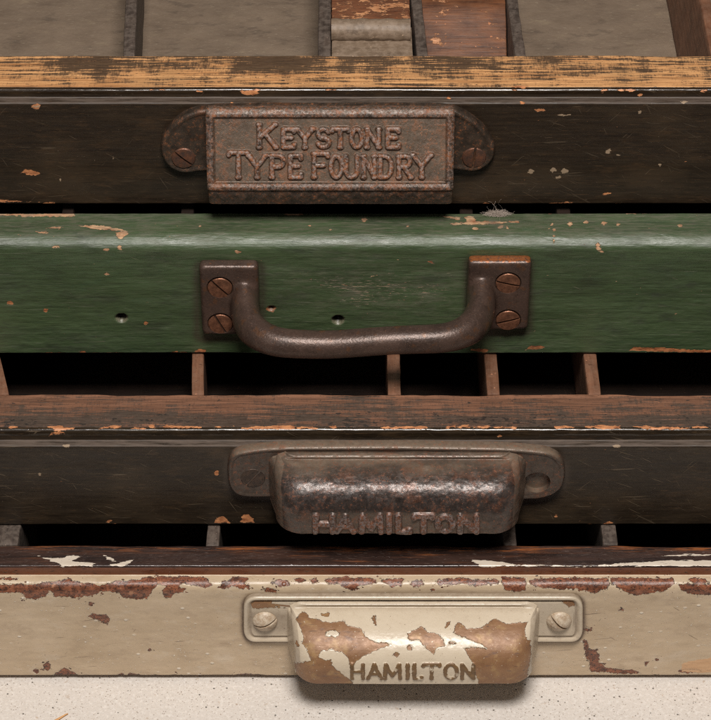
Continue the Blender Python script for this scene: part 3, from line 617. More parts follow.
def attrs4(X, S, sf, prof):
    zs = prof[:, 1]; z = np.where((zs > C4.zf + .25) & (prof[:, 0] < C4.ledge + .2), 1.0, 0.0); z = np.where((zs > C4.zt - .75) & (prof[:, 0] > C4.ledge - .1), 2.0, z); z = np.where(prof[:, 0] > C4.ledge + .3, 2.0, z)
    py = np.interp(S, sf.S[::-1], sf.py[::-1]) if sf.S[0] > sf.S[-1] else np.interp(S, sf.S, sf.py)
    ch = np.maximum(field(X, S, sf, CH4, .45), nicks(X + C4.xc, S, .2, .30, 68)); worn = sstep(556, 545, py) * .9 + sstep(0.0, .4, fbm((X + C4.xc) * .03, S * .2, 0, 5)) * .8
    return dict(grime=1.4 * near(C4, X, prof, o4l, .85), chip=ch, zone=np.broadcast_to(z, X.shape), splash=field(X, S, sf, SP4, .3), tan=field(X, S, sf, [[(682, 672), (681, 664), (690, 661), (711, 658), (740, 656), (740, 670), (700, 673)]], .5), worn=np.clip(worn, 0, 1.2), press=-.12 * sstep(-.1, .15, ch))
o4, SF4 = board(C4, [(0, 0, .4), (0, C4.zf, 3.2), (C4.ledge, C4.zf, .2), (C4.ledge, C4.zt, .7), (C4.T, C4.zt, .9), (C4.T, 0, .2)], M_CREAM, 5, attrs4, ds=.33, amp=.14, seed=4, edge_fn=edge_back(.7))

# ================================================================== CASE 3
case_root(C3, 'dark brown drawer with reddish worn rail and black cup handle, resting on the cream one')
CH3 = [[(52, 427), (60, 426.5), (75, 427.5), (74, 429.5), (53, 430)], [(48, 436), (52, 432), (64, 431.5), (66, 434), (54, 434.5)], [(97, 429), (106, 426), (122, 425), (122, 428), (108, 428)], [(128, 429), (136, 427.5), (147, 428), (146, 430)], [(148, 425), (154, 424.5), (156, 428), (150, 427)], [(160, 427), (166, 425), (190, 426), (202, 426.5), (201, 428), (172, 428)],
 [(238, 428), (262, 426.5), (276, 427), (276, 429), (246, 429.5)], [(280, 428), (300, 427), (318, 428), (318, 429.5)], [(378, 428), (405, 426), (428, 427.5), (426, 429), (384, 429)], [(444, 426), (456, 425), (456, 428), (446, 428)], [(458, 426.5), (468, 425), (471, 428), (460, 428)], [(485, 427), (498, 426.5), (517, 427.5), (516, 429)], [(553, 426), (570, 426), (574, 428), (556, 428.5)], [(583, 426.5), (602, 426), (604, 428.5), (586, 428.5)], [(606, 426.5), (620, 426), (620, 429), (608, 429)],
 [(214, 523), (218, 517.5), (224, 516), (230, 523)], [(240, 522), (243, 515), (248, 514), (254, 518), (254, 523)], blob(437, 521, 2.5, 1.5), blob(500, 436, 3, 1), blob(556, 516, 2, 2), blob(109, 521, 3, 1.5), [(600, 523.5), (609, 521), (616, 523.5)], blob(217, 473, 2.5, 3), [(640, 428), (664, 426.5), (690, 427.5), (690, 429), (650, 429.5)], blob(700, 427, 9, 1.2)]
def attrs3(X, S, sf, prof):
    y, z = prof[:, 0], prof[:, 1]
    bare = np.where((y > C3.ledge + 1.25) & (z > C3.zt - 1.2), 1.0, 0.0)
    py = np.interp(S, sf.S[::-1], sf.py[::-1]) if sf.S[0] > sf.S[-1] else np.interp(S, sf.S, sf.py)
    gx = X + C3.xc
    paint = sstep(400, 420, py) * .75 + .5 * sstep(.05, .35, fbm(gx * .03, S * .15, 0, 12)) - .45
    dust = np.where((z > C3.zf - .35) & (y < C3.ledge + .1) & (z < C3.zf + .3), .85, 0.0)[None] + .5 * sstep(470, 444, py) * (z < C3.zf)[None] * np.exp(-((gx - 10) / 45) ** 2)
    return dict(gloss=np.broadcast_to(np.where(z > C3.zf + .2, 1.0, 0.0), X.shape), grime=near(C3, X, prof, o3l, 1.2), ink=sstep(408, 422, py) * sstep(-.2, .2, fbm(gx * .04, 0 * gx, 3, 77)) , edge=sstep(400, 393.5, py), chip=np.maximum(np.maximum(field(X, S, sf, CH3, .4, 8), nicks(gx, S, .3, .32, 63)), nicks(gx, S, S[:, prof[:, 1] > C3.zt - .3].min() + .6, .20, 64)), bare=np.broadcast_to(bare, X.shape), paint=paint, dust=np.clip(dust, 0, 1), pale=field(X, S, sf, [blob(617, 446, 5, 1.5), blob(40, 474, 1.6), blob(66, 446, 4, 1.5)], .4, 5))
o3, SF3 = board(C3, stepped_profile(C3, .5, 1.5, .8), M_MID, 5, attrs3, amp=.13, seed=9, edge_fn=edge_back(.8))

# ================================================================== CASE 2 : green
case_root(C2, 'green painted drawer with a brown iron bow handle, between the two dark drawers')
CH2 = [blob(122, 234, 5.5, 4.5, 14, .4), [(-20, 212.5), (30, 214), (75, 214.5), (74, 216.5), (28, 216.5), (-20, 215)], [(36, 232), (48, 231), (49, 233), (38, 234)], [(74, 226), (95, 225), (112, 227), (128, 231), (100, 229.5)], [(44, 228), (62, 226.5), (60, 229.5)], blob(56, 247, 4, 1.2), blob(106, 250, 3, 1.8), blob(120, 248, 2, 2),
 [(458, 222.5), (470, 221.5), (500, 222), (519, 220.8), (519, 222.5), (498, 224), (470, 225)], blob(470, 219.5, 5, 4.5, 12, .4), [(440, 215.5), (460, 217.5), (459, 220), (446, 218)], [(448, 223), (457, 222.5), (462, 225), (450, 225)], blob(475, 229, 2.5, 1.5), blob(500, 227.6, 2.5, 1.4), blob(507, 227.4, 2, 1.6), blob(570, 224, 3.2, 2), blob(586, 222, 2.2, 1.6), blob(604.5, 223, 4, 1.6), blob(618, 224, 2, 1.4), blob(628, 214, 8, .9), blob(645, 213.6, 5, .9),
 blob(552, 224, 1.2), blob(554, 230, 1.6), blob(554, 236, 1.4), blob(554, 241, 1.4), [(594, 243), (599, 242), (600, 248), (604, 253), (601, 253), (597, 249)], blob(364, 219.6, 3, 2), blob(408, 226, 2, 1.2), blob(238, 252, 3, 1.5), blob(310, 226, 2, 1), blob(540, 214, 14, .8), blob(295, 215, 9, .8), blob(200, 226, 1.4), blob(330, 230, 2, .8), blob(680, 226, 2), blob(432, 263, 3, 1), blob(107, 274, 2.5, .9)]
RD2 = [blob(175, 353, 5, 1.6), blob(200, 352, 6, 3), [(526, 349), (530, 346), (540, 345), (545, 347.5), (541, 349.5)], [(628, 350.5), (634, 347), (660, 347.5), (690, 349.5), (720, 350), (720, 353)], [(470, 349.8), (480, 347.8), (489, 349.5), (484, 352)], blob(10, 303, 3.8, 2), blob(46, 310, 2.8, 2.2), blob(271, 309, 5.5, 3.2), blob(146, 323, 2, 2), blob(430, 262, 3, 1.2), blob(83, 352, 4, 1), blob(420, 352.8, 10, 1)]
def attrs2(X, S, sf, prof):
    gx = X + C2.xc; py = np.interp(S, sf.S[::-1], sf.py[::-1]) if sf.S[0] > sf.S[-1] else np.interp(S, sf.S, sf.py)
    hol = np.full(X.shape, -9.0)
    for hx, hy, r in ((121.5, 318, 1.45), (338, 320, 1.55), (271.5, 308.5, .75)):
        q = sf([(hx, hy)])[0]; hol = np.maximum(hol, r - np.hypot(X - q[0], S - q[1]))
    q = sf([(390, 288)])[0]
    worn = .95 * np.exp(-(((X - q[0]) / 34) ** 2 + ((S - q[1]) / 9) ** 2)) + .35 * sstep(262, 215, py) + .25 * np.clip(fbm(gx * .04, S * .2, 0, 2) * 2, 0, 1)
    return dict(grime=np.maximum(near(C2, X, prof, o2l, 1.3), near(C2, X, prof, o2r, 1.3)), chip=np.maximum(field(X, S, sf, CH2, .4, 14), nicks(gx, S, S[0].max() - 6.0, .34, 66, .7) if False else nicks(gx, S, .3, .40, 65)), red=np.maximum(field(X, S, sf, RD2, .4, 15), nicks(gx, S, .2, .26, 67)), hole=hol, worn=np.clip(worn, 0, 1.2), press=-5.0 * sstep(-.15, .25, hol))
zc = on_y(CXP, 247, C2.Y)[2] - C2.zb
o2, SF2 = board(C2, [(0, 0, .5), (0, zc, 1.5), (2.7, C2.zt, 1.8), (C2.T, C2.zt, .5), (C2.T, 0, .2)], M_GREEN, 4, attrs2, ds=.33, amp=.18, seed=17)

# ================================================================== CASE 1 : top
case_root(C1, 'topmost dark brown drawer with pale worn wooden rail, open compartments and rusty iron nameplate handle')
CH1 = [[(240, 91), (247, 90), (257, 91.5), (260, 94), (252, 95.5), (244, 94.5)], [(196, 91), (202, 90.5), (203, 92), (197, 92.5)], blob(36, 106.5, 5.5, 2.6), [(21, 173), (26, 169), (36, 171), (42, 174), (32, 176)], [(-10, 199), (8, 200), (30, 202), (55, 205), (-10, 205)], blob(606, 193.5, 3.5, 1.8), blob(448, 98, 3, 1), blob(640, 95, 2, 1), blob(523, 103, 3, 1.2), blob(704, 91, 3, 1.4), blob(520, 87, 8, 1.4), blob(602, 92, 2, 1), blob(232, 103.5, 3, 1), blob(560, 204, 14, 1), blob(540, 110, 6, 1.2)]
PL1 = [blob(531, 171.5, 3, 2.2, 12, .5), blob(553, 170, 3, 2.4, 12, .5), blob(564, 170.5, 4, 3, 12, .6), blob(558, 177.5, 3, 1.6), blob(608, 151, 2.6, 2), blob(618, 155, 2, 1), blob(660, 165, 2), blob(640, 112, 2), blob(113, 158, 1.5), blob(565, 115, 7, 1), blob(684, 102, 4, 1.2), blob(95, 160, 1), blob(60, 180, 1.4), blob(36, 106.5, 3.4, 1.2)]
def attrs1(X, S, sf, prof):
    y, z = prof[:, 0], prof[:, 1]; gx = X + C1.xc
    py = np.interp(S, sf.S[::-1], sf.py[::-1]) if sf.S[0] > sf.S[-1] else np.interp(S, sf.S, sf.py)
    bare = np.where((y > C1.ledge + 1.1) & (z > C1.zt - 1.2), 1.0, 0.0)
    px = CXP + gx / .29
    paint = .55 * sstep(78, 64, py) * (.4 + .8 * sstep(-.15, .25, fbm(gx * .05, S * .12, 0, 21))) - .25 * sstep(78, 88, py) - .12
    paint = paint + .5 * np.exp(-((px - 275) / 45) ** 2) * sstep(75, 69, py) + .35 * np.exp(-((px - 100) / 30) ** 2) * sstep(78, 70, py) - .35 * sstep(90, 40, px)
    dust = np.where((z > C1.zf - .35) & (y < C1.ledge + .1) & (z < C1.zf + .3), .7, 0.0)
    return dict(gloss=np.broadcast_to(np.where(z > C1.zf + .2, 1.0, 0.0), X.shape), grime=np.zeros(X.shape), ink=np.zeros(X.shape), edge=sstep(58.5, 55.5, py), chip=np.maximum(np.maximum(field(X, S, sf, CH1, .4, 21), nicks(gx, S, .3, .30, 61)), nicks(gx, S, S[:, prof[:, 1] > C1.zt - .6].min(), .36, 62)), bare=np.broadcast_to(bare, X.shape), paint=paint, dust=np.broadcast_to(dust, X.shape), pale=field(X, S, sf, PL1, .5, 22))
o1, SF1 = board(C1, stepped_profile(C1, .5, 1.45, .7), M_TOP, 5, attrs1, amp=.13, seed=25, edge_fn=edge_back(.35))

# ------------------------------------------------------------------ insides
FL = 7.0
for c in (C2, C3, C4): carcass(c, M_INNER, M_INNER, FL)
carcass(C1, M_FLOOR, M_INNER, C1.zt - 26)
F1 = C1.zt - 26
for a in ((-12, 9.5, -12, C3.T + 45), (191.5, 204, -16, None), (387.5, 401, 0, None), (487, 500, -2, None), (588, 601.5, 0, None)): divider(C3, a[0], a[1], M_DIV_BROWN, FL, .5, ry=a[2], length=a[3])
for k in range(1, 5):
    for s in (-1, 1): divider(C3, 355 + s * (300 + 95 * k), 368 + s * (300 + 95 * k), M_DIV_BROWN, FL, .5)
for a in ((-6, 18, .2), (206, 219, .6), (504, 517, .3), (603, 618, .2)): divider(C4, a[0], a[1], M_DIV_GREY, FL, a[2])
for k in range(1, 5):
    for s in (-1, 1): divider(C4, 355 + s * (290 + 95 * k), 368 + s * (290 + 95 * k), M_DIV_GREY, FL, .5)
for a in ((460, 474), (558, 572), (180, 193), (300, 313), (60, 72)): divider(C2, a[0], a[1], M_INNER, FL, 3.2)
# seen from above: the open compartments of the top case
divider(C1, 123, 135, M_DIV_GREY, F1, .5, ry=-17.0)
divider(C1, 318, 331, M_DIV_GREY, F1, .5, ry=-2)
divider(C1, 417, 428, M_DIV_GREY, F1, .5, ry=-13, lean=-1.0)
divider(C1, 515, 526, M_DIV_GREY, F1, .5, ry=-9, lean=-1.2)
divider(C1, 711, 723, M_DIV_BROWN, F1, .5, lean=-3.5)
for p in (-80, -190, 830, 940): divider(C1, p, p + 12, M_DIV_GREY, F1, .5)
def cell(px0, px1): return px_x(C1, px0, C1.Y + C1.T, C1.zb + C1.zt) + .3, px_x(C1, px1, C1.Y + C1.T, C1.zb + C1.zt) - .3
# a sloping red-brown block in the narrow cell, and a rod and a chipped board in the cell beside it
x0, x1 = cell(428, 515)
blk = worn_box('sloped_block', x0 - 2.0, x1 - .8, C1.T + .4, C1.T + 90, F1 + .1, C1.zt - 1.2, M_RED, C1.root, amp=.2, step=2.5)
for v in blk.data.vertices:
    y = v.co.y / MM - C1.T
    if v.co.z / MM > F1 + 3: v.co.z -= MM * 19.0 * (1 - min(1, max(0, y / 30.0)))
x0, x1 = cell(331.5, 417)
worn_box('cross_board', x0 - .6, x1 - 1.2, C1.T + 17.5, C1.T + 60, F1 + .2, C1.zt - .6, M_SPLIT, C1.root, amp=.7, step=1.6)
bm = bmesh.new()
n = 40; rod = []; RODZ = on_y(CXP, 30, C1.Y + C1.T + 11.2)[2] - C1.zb
for k in range(n + 1):
    x = x0 - .4 + (x1 - x0 - 1.0) * k / n
    rod.append([bm.verts.new((x, C1.T + 11.2 + 3.2 * math.cos(a) + .15 * math.sin(k * .9), RODZ + 3.2 * math.sin(a) + .1 * math.sin(k * .5))) for a in [2 * math.pi * j / 24 for j in range(24)]])
for k in range(n):
    for j in range(24): bm.faces.new((rod[k][j], rod[k][(j + 1) % 24], rod[k + 1][(j + 1) % 24], rod[k + 1][j]))
bm.faces.new(rod[0]); bm.faces.new(rod[-1][::-1])
from_bm('cross_rod', bm, M_ROD, C1.root)
worn_box('filler_strip', x0 - .3, x1 - .8, C1.T + .3, C1.T + 16.5, F1 + .2, on_y(CXP, 46, C1.Y + C1.T + 6.0)[2] - C1.zb, M_ROD, C1.root, amp=.2, step=2)

# ------------------------------------------------------------------ screws
def screw(c, px, py, p, r, ang, mat, dome=.35, w=.45, depth=1.0, proud=.25, name='screw', parent=None, tilt=0.0):
    """slotted screw head; px,py its centre on the photo, p how far its seat stands out from the face (mm)"""
    ctr = on_y(px, py, c.Y - p)
    a = np.unique(np.concatenate([np.linspace(-r, r, 41), np.linspace(-r, -r * .9, 8), np.linspace(r * .9, r, 8)])); a = a[np.abs(a) > w * 1.05]
    a = np.sort(np.concatenate([a, [-w * 1.02, -w * .98, -w * .5, 0, w * .5, w * .98, w * 1.02]]))
    t = np.linspace(-1, 1, 41); t = np.sign(t) * np.abs(t) ** .8
    A, Tt = np.meshgrid(a, t, indexing='ij'); B = Tt * np.sqrt(np.maximum(r * r - A * A, 1e-6))
    q = np.clip((A ** 2 + B ** 2) / r ** 2, 0, 1)
    h = proud + dome * (1 - q) - .3 * sstep(.82, 1.0, q) - np.where(np.abs(A) < w, depth, 0)
    rim = q > .999
    h = np.where(rim, -1.2, h)
    # the outermost ring goes down into the seat; pull the ring just inside it close
    cs, sn = math.cos(math.radians(ang)), math.sin(math.radians(ang))
    U = A * -sn + B * cs; V = A * cs + B * sn
    P = np.stack([U, -h, V], -1)
    o = grid(name, P, mat, None, sharp=35)
    o.location = ((ctr[0]) * MM - parent['_x'] * MM, -p * MM, (ctr[2] - c.zb) * MM); o.parent = parent['_o']
    return o

# ------------------------------------------------------------------ plates and cups of the handles
def ring_plate(outline, prof, name, mat, parent, sm=3):
    """outline: closed list of (x,z), counter-clockwise as seen from the front; prof: (inset, height) pairs"""
    pts = np.asarray(outline, float)
    closed = np.vstack([pts, pts[:1]]); R, _ = resample(closed, .5); R = R[:-1]
    for _ in range(sm): R = .25 * np.roll(R, 1, 0) + .5 * R + .25 * np.roll(R, -1, 0)
    bm = bmesh.new(); prev = None
    tan = np.roll(R, -1, 0) - np.roll(R, 1, 0); tan /= np.linalg.norm(tan, axis=1)[:, None]
    Nn = np.stack([-tan[:, 1], tan[:, 0]], -1)                       # inward for ccw
    area = .5 * np.sum(R[:, 0] * np.roll(R[:, 1], -1) - np.roll(R[:, 0], -1) * R[:, 1])
    if area < 0: Nn = -Nn
    for ins, h in prof:
        q = R + Nn * ins
        ring = [bm.verts.new((x, -h, z)) for x, z in q]
        if prev:
            for i in range(len(ring)):
                j = (i + 1) % len(ring); bm.faces.new((prev[i], prev[j], ring[j], ring[i]))
        else: first = ring
        prev = ring
    q = R + Nn * (prof[-1][0] + .12); ring = [bm.verts.new((x, -prof[-1][1], z)) for x, z in q]
    for i in range(len(ring)): bm.faces.new((prev[i], prev[(i + 1) % len(ring)], ring[(i + 1) % len(ring)], ring[i]))
    bm.faces.new(ring); bm.faces.new(first[::-1])
    return from_bm(name, bm, mat, parent, True, 50)

def cup(c, prof, xl, xr, R, draft, relief_fn, name, mat, parent, wall_p=0.0, dx=.22, ds=.2, thick=1.6, topr=0.0, endsm=0.0):
    """shell swept down a profile of (stand-out p, height z) from its top edge to its rim; rounded-box cross-sections"""
    pr, S = resample(prof, ds); nv = len(pr)
    n1, n2 = 26, 26; n3 = int((xr - xl - 2 * R) / dx)
    rows = []; xr_ = []
    zt = pr[0, 1]; zb = pr[-1, 1]
    for (p, z) in pr:
        depth = max(p - wall_p, .05); rc = min(R, depth * .92)
        sh = topr * (1 - math.sqrt(max(0, 1 - max(0, 1 - (zt - z) / max(topr, 1e-6)) ** 2))) if topr > 0 else 0
        a, b = xl + sh, xr - sh
        ia, ib = a + draft * depth, b - draft * depth
        t1 = np.linspace(0, 1, n1, endpoint=False); t2 = np.linspace(0, 90, n2, endpoint=False); t3 = np.linspace(0, 1, n3)
        lx = np.concatenate([a + (ia - a) * t1, ia + rc * (1 - np.cos(np.radians(t2)))])
        lp = np.concatenate([wall_p + (depth - rc) * t1, wall_p + depth - rc + rc * np.sin(np.radians(t2))])
        mx_ = ia + rc + (ib - ia - 2 * rc) * t3
        x = np.concatenate([lx, mx_, (b + a - (lx - 0))[::-1] if abs((ib - b) + (ia - a)) < 1e-9 else lx[::-1]])
        pp = np.concatenate([lp, np.full(n3, wall_p + depth), lp[::-1]])
        rows.append(np.stack([x, pp, np.full(x.shape, z)], -1))
    G = np.array(rows)                                                  # (nv, nx, 3) as x, p, z
    G = np.stack([G[..., 0], -G[..., 1], G[..., 2]], -1)
    du = np.gradient(G, axis=1); dv = np.gradient(G, axis=0); N = np.cross(du, dv); N /= np.linalg.norm(N, axis=2)[..., None] + 1e-9
    if N[nv // 2, G.shape[1] // 2, 1] > 0: N = -N
    SS = np.broadcast_to(S[:, None], G.shape[:2])
    cc = Case(); cc.Y, cc.zb, cc.xc = c.Y, c.zb, c.xc
    sf = Surf(cc, -pr[:, 0], pr[:, 1], S, nv)
    frontm = np.zeros(G.shape[:2]); frontm[:, n1 + n2 // 2: G.shape[1] - n1 - n2 // 2] = 1
    disp, at = relief_fn(G[..., 0], SS, sf, frontm, G)
    disp = disp + .10 * fbm(G[..., 0] * .15, G[..., 1] * .15, G[..., 2] * .15, 6, 3) + .05 * fbm(G[..., 0] * .8, G[..., 1] * .8, G[..., 2] * .8, 16, 3)
    P = G + N * disp[..., None]
    if endsm:
        wx = np.minimum(P[..., 0] - xl, xr - P[..., 0]); k = (sstep(endsm, endsm * .35, wx) * sstep(endsm * 1.6, endsm * .7, SS))[..., None] * .5
        for _ in range(90):
            A = P.copy(); A[1:-1, 1:-1] = .25 * (P[2:, 1:-1] + P[:-2, 1:-1] + P[1:-1, 2:] + P[1:-1, :-2]); P = P + k * (A - P)
    xc_, half = (xl + xr) / 2, (xr - xl) / 2
    ins = []
    for j, q in [(nv - 1, .3), (nv - 1, .8), (nv - 1, 1.0)] + [(k, 1.0) for k in range(nv - 6, nv // 3, -6)]:
        r = P[j].copy(); r[:, 0] = xc_ + (r[:, 0] - xc_) * (1 - q * thick / half); r[:, 1] = np.minimum(r[:, 1] + q * thick, -.1)
        if j == nv - 1: r[:, 2] -= .35 * math.sin(q * math.pi)
        ins.append(r)
    P = np.concatenate([P, np.array(ins)]); at = {k: np.concatenate([v, np.repeat(v[-1:], len(ins), 0)]) for k, v in at.items()}
    o = grid(name, P, mat, parent, attrs=at)
    me = o.data
    nn = me.polygons[(nv // 2) * (P.shape[1] - 1) + P.shape[1] // 2].normal
    if nn.y > 0: me.flip_normals()
    return o, sf

def join_into(objs, name, attrs=('chip', 'dust', 'relief', 'letter')):
    """apply modifiers and merge several meshes into one part"""
    for o in objs:
        if o.modifiers: apply_mods(o)
        for a in attrs:
            if a not in o.data.attributes:
                at = o.data.attributes.new(a, 'FLOAT', 'POINT'); at.data.foreach_set('value', np.full(len(o.data.vertices), -9.0 if a == 'chip' else 0.0, np.float32))
    bm = bmesh.new()
    for o in objs:
        assert not o.location.length, o.name
        bm.from_mesh(o.data)
    me = bpy.data.meshes.new(name); bm.to_mesh(me); bm.free()
    mat, par = objs[0].data.materials[0], objs[0].parent
    for o in objs: bpy.data.objects.remove(o)
    me.materials.append(mat)
    r = bpy.data.objects.new(name, me); COL.objects.link(r); r.parent = par
    return r
def vert_attr(o, name, fn):
    me = o.data; co = np.empty(len(me.vertices) * 3, np.float32); me.vertices.foreach_get('co', co); co = co.reshape(-1, 3) / MM
    no = np.empty(len(me.vertices) * 3, np.float32); me.vertices.foreach_get('normal', no); no = no.reshape(-1, 3)
    a = me.attributes.get(name) or me.attributes.new(name, 'FLOAT', 'POINT')
    a.data.foreach_set('value', np.asarray(fn(co[:, 0], co[:, 1], co[:, 2], no), np.float32))
def hole_cutter(c, px, py, r, depth, p):
    x, z = pz(c, px, py, p); bm = bmesh.new()
    bmesh.ops.create_cone(bm, cap_ends=True, segments=40, radius1=r, radius2=r, depth=depth * 2)
    bmesh.ops.rotate(bm, cent=(0, 0, 0), matrix=__import__('mathutils').Matrix.Rotation(math.pi / 2, 3, 'X'), verts=bm.verts)
    bmesh.ops.translate(bm, vec=(x, -p, z), verts=bm.verts)
    return from_bm('cut', bm, None, c.root)
def rk(c, o): return {'_o': o, '_x': c.xc}

# ---- Keystone handle (case 1)
PK = 2.4
out1 = [pz(C1, a, b, PK) for a, b in [(207, 171.5), (198, 172), (190, 173.5), (181, 173.5), (172, 170), (164.5, 163), (161, 154), (160.5, 144), (163, 136), (170, 127.5), (177, 120), (186, 114), (198, 110), (213, 108.3), (260, 107.5), (330, 107.5), (400, 107.2), (441, 107.8), (455, 109.5), (466, 114.5), (476, 121), (484, 128), (491, 137.5), (495.5, 147), (495, 156), (490, 164.5), (481, 170.5), (472, 172.5), (462, 171), (453, 170)]]
plate1 = ring_plate(out1, [(0, -.1), (0, 1.4), (.25, 2.2), (.7, 2.75), (1.3, 2.8), (1.8, 2.35), (2.5, PK)], 'k_plate', M_KEY, C1.root)
kz = lambda py, p: pz(C1, 330, py, p)[1]
KP = 13.0
kprof = [(PK - .3, kz(109, 2.4)), (3.6, kz(110.5, 3.6)), (4.4, kz(114, 4.4)), (4.8, kz(118, 4.8)), (KP - .6, kz(184, KP - .6)), (KP, kz(187.5, KP)), (KP - .1, kz(195, KP)), (KP - .9, kz(203.5, KP - .9))]
LET1 = letters([('K', 257.5, 277, 124.5, 147), ('E', 282, 295, 129, 147), ('Y', 297, 313, 129, 147), ('S', 316.5, 330.5, 129, 147), ('T', 332, 348.5, 129, 147), ('O', 350.5, 363, 129, 147), ('N', 366, 380, 129, 147), ('E', 386.5, 399.5, 129, 147),
                ('T', 228.5, 248.5, 152.5, 177), ('Y', 248.5, 266, 155.5, 177), ('P', 270.5, 285, 155.5, 177), ('E', 289, 302, 155.5, 177), ('F', 312.5, 328.5, 153.5, 177), ('O', 330, 343, 156, 177), ('U', 345, 358.5, 156, 177), ('N', 362.5, 375.5, 156, 177), ('D', 379, 392.5, 156, 177), ('R', 397.5, 411.5, 156, 177), ('Y', 412.5, 431, 155, 177)], .8)
def relief1(X, S, sf, fm, G):
    L = [sf(l) for l in LET1]
    d = line_d(X, S, L); w = .62 + .08 * fbm(X * .6, S * .6, 0, 9)
    let = np.sqrt(np.clip(1 - (d / (w + .28)) ** 2, 0, 1)) * sstep(w + .3, w - .1, d)
    y_of = np.interp(S, np.sort(sf.S), sf.py[np.argsort(sf.S)])
    xa, xb = sf([(215.0, 150)])[0, 0], sf([(445.5, 150)])[0, 0]
    e = np.minimum(np.minimum(X - xa, xb - X) / .29, np.minimum(y_of - 118.3, 182.3 - y_of) * 1.15)
    fr = sstep(.8, -2.4, e)
    strip = sstep(188.5, 191, y_of)
    ph_ = X / .29 / 17 * 2 * math.pi; wl = 195.5 + 2.6 * np.sin(ph_); wave = strip * np.exp(-((y_of - wl) / 2.4) ** 2)
    disp = fm * (1.0 * let + .8 * fr * (1 - strip * .75) + .22 * wave)
    bead = fr * (1 - strip)
    dust = np.clip((1 - let) * (1 - fr) * .62, 0, 1) * fm * (1 - strip) * (.75 + .5 * fbm(X * .12, S * .2, 0, 4)) + .35 * sstep(118, 108, y_of)
    return disp, dict(relief=np.clip(let * fm * 1.1 + .4 * bead + .12, 0, 1), dust=np.clip(dust, 0, .9))
xl, xr = pz(C1, 208, 190, 8)[0], pz(C1, 453, 190, 8)[0]
cup1, _ = cup(C1, kprof, xl, xr, 1.5, .02, relief1, 'k_cup', M_KEY, C1.root, wall_p=.2, dx=.15, ds=.14)
kh = join_into([plate1, cup1], 'nameplate_handle')
def d_k(x, y, z, n):
    base = None
    return 0
screw(C1, 183.5, 158, PK, 3.4, -42, M_SCR_RUST, parent=rk(C1, kh), w=.33, dome=.4, proud=.3)
screw(C1, 474, 157.5, PK, 3.4, -95, M_SCR_RUST, parent=rk(C1, kh), w=.33, dome=.4, proud=.3)

# ---- cup handles (cases 3 and 4)
def bin_profile(c, y_top, y_rim, P, p0, belly=.42, lip=.25, n=2.15):
    """(stand-out, height): bulging from the plate at the top, then down to the rim"""
    zt = pz(c, 400, y_top, p0)[1]; zr = pz(c, 400, y_rim, P - lip)[1]; H = zt - zr
    pts = []
    for k in range(25):
        a = math.pi / 2 * k / 24; pts.append((p0 + (P - p0) * math.sin(a) ** (2 / n), zt - H * (1 - belly) * (1 - max(0, math.cos(a)) ** (2 / n))))
    for k in range(1, 9):
        t = k / 8; pts.append((P - lip * t * t, zt - H * (1 - belly) - H * belly * t))
    return pts

# case 3 : black lacquered
P3 = 2.6
y0, y1 = 449.5, 496.5
plate3 = ring_plate([pz(C3, a, b, P3) for a, b in o3l], [(0, -.1), (0, 1.7), (.15, 2.4), (.45, 2.9), (.85, 3.0), (1.3, 2.8), (1.8, P3)], 'p_plate', M_JAP, C3.root, 10)
boolean(plate3, hole_cutter(C3, 537, 482.5, 3.75, 1.9, P3)); plate3.data.set_sharp_from_angle(angle=math.radians(50))
prof3 = bin_profile(C3, 459.5, 533.5, 17.5, 4.9, .34, .6, 2.7)
prof3 = [(2.2, pz(C3, 400, 451.5, 2.2)[1]), (3.6, pz(C3, 400, 453, 3.6)[1]), (4.5, pz(C3, 400, 455.5, 4.5)[1]), (4.95, pz(C3, 400, 457.5, 4.95)[1])] + prof3
LET3 = letters([('H', 314, 334, 515.5, 531), ('A', 337, 354, 515.5, 531), ('M', 360.5, 382, 515.5, 531), ('I', 386, 392, 515.5, 531), ('L', 397, 410, 515.5, 531), ('T', 414, 433, 515.5, 531), ('O', 436, 454, 516, 530.5), ('N', 458.5, 478, 515.5, 531)])
def relief3(X, S, sf, fm, G):
    d = line_d(X, S, [sf(l) for l in LET3]); w = .90 + .15 * fbm(X * .7, S * .7, 0, 9)
    let = sstep(w + .28, w - .28, d) * fm
    y_of = np.interp(S, np.sort(sf.S), sf.py[np.argsort(sf.S)])
    dust = .85 * sstep(486, 463, y_of) * (.7 + .8 * fbm(X * .12, S * .25, 0, 3)) + .45 * sstep(.2, .7, 1 - let) * sstep(509, 517, y_of) * np.exp(-((X) / 26) ** 4) + .45 * (1 - fm)
    lumps = .22 * fbm(X * .16, S * .25, 0, 44, 3) + .05 * fbm(X * .9, S * 1.1, 0, 45, 3)
    return (.85 + .3 * fbm(X * .25, S * .4, 0, 71, 2)) * let + lumps, dict(relief=np.clip(let + .1, 0, 1), dust=np.clip(dust, 0, .9))
xl, xr = pz(C3, 268.5, 505, 0)[0], pz(C3, 524.5, 505, 0)[0]
cup3, _ = cup(C3, prof3, xl, xr, 7.5, .15, relief3, 'p_cup', M_JAP, C3.root, wall_p=.8, topr=4.0, endsm=6.0)
ph = join_into([plate3, cup3], 'cup_handle')
def dust3(x, y, z, no):
    top = sstep(.25, .9, no[:, 2])
    return np.clip(.35 + .6 * top, 0, 1)
old = np.empty(len(ph.data.vertices), np.float32); ph.data.attributes['dust'].data.foreach_get('value', old)
npl = len(old)
def comb(x, y, z, no):
    r = old.copy(); plate = y > -3.2; r[plate] = np.maximum(r[plate], np.clip(.3 + .7 * sstep(.25, .9, no[plate, 2]) - .1, 0, .9)); return r
vert_attr(ph, 'dust', comb)
screw(C3, 253, 478, P3 - .1, 3.6, 52, M_SCR_DARK, parent=rk(C3, ph), dome=.12, proud=.2, w=.3)

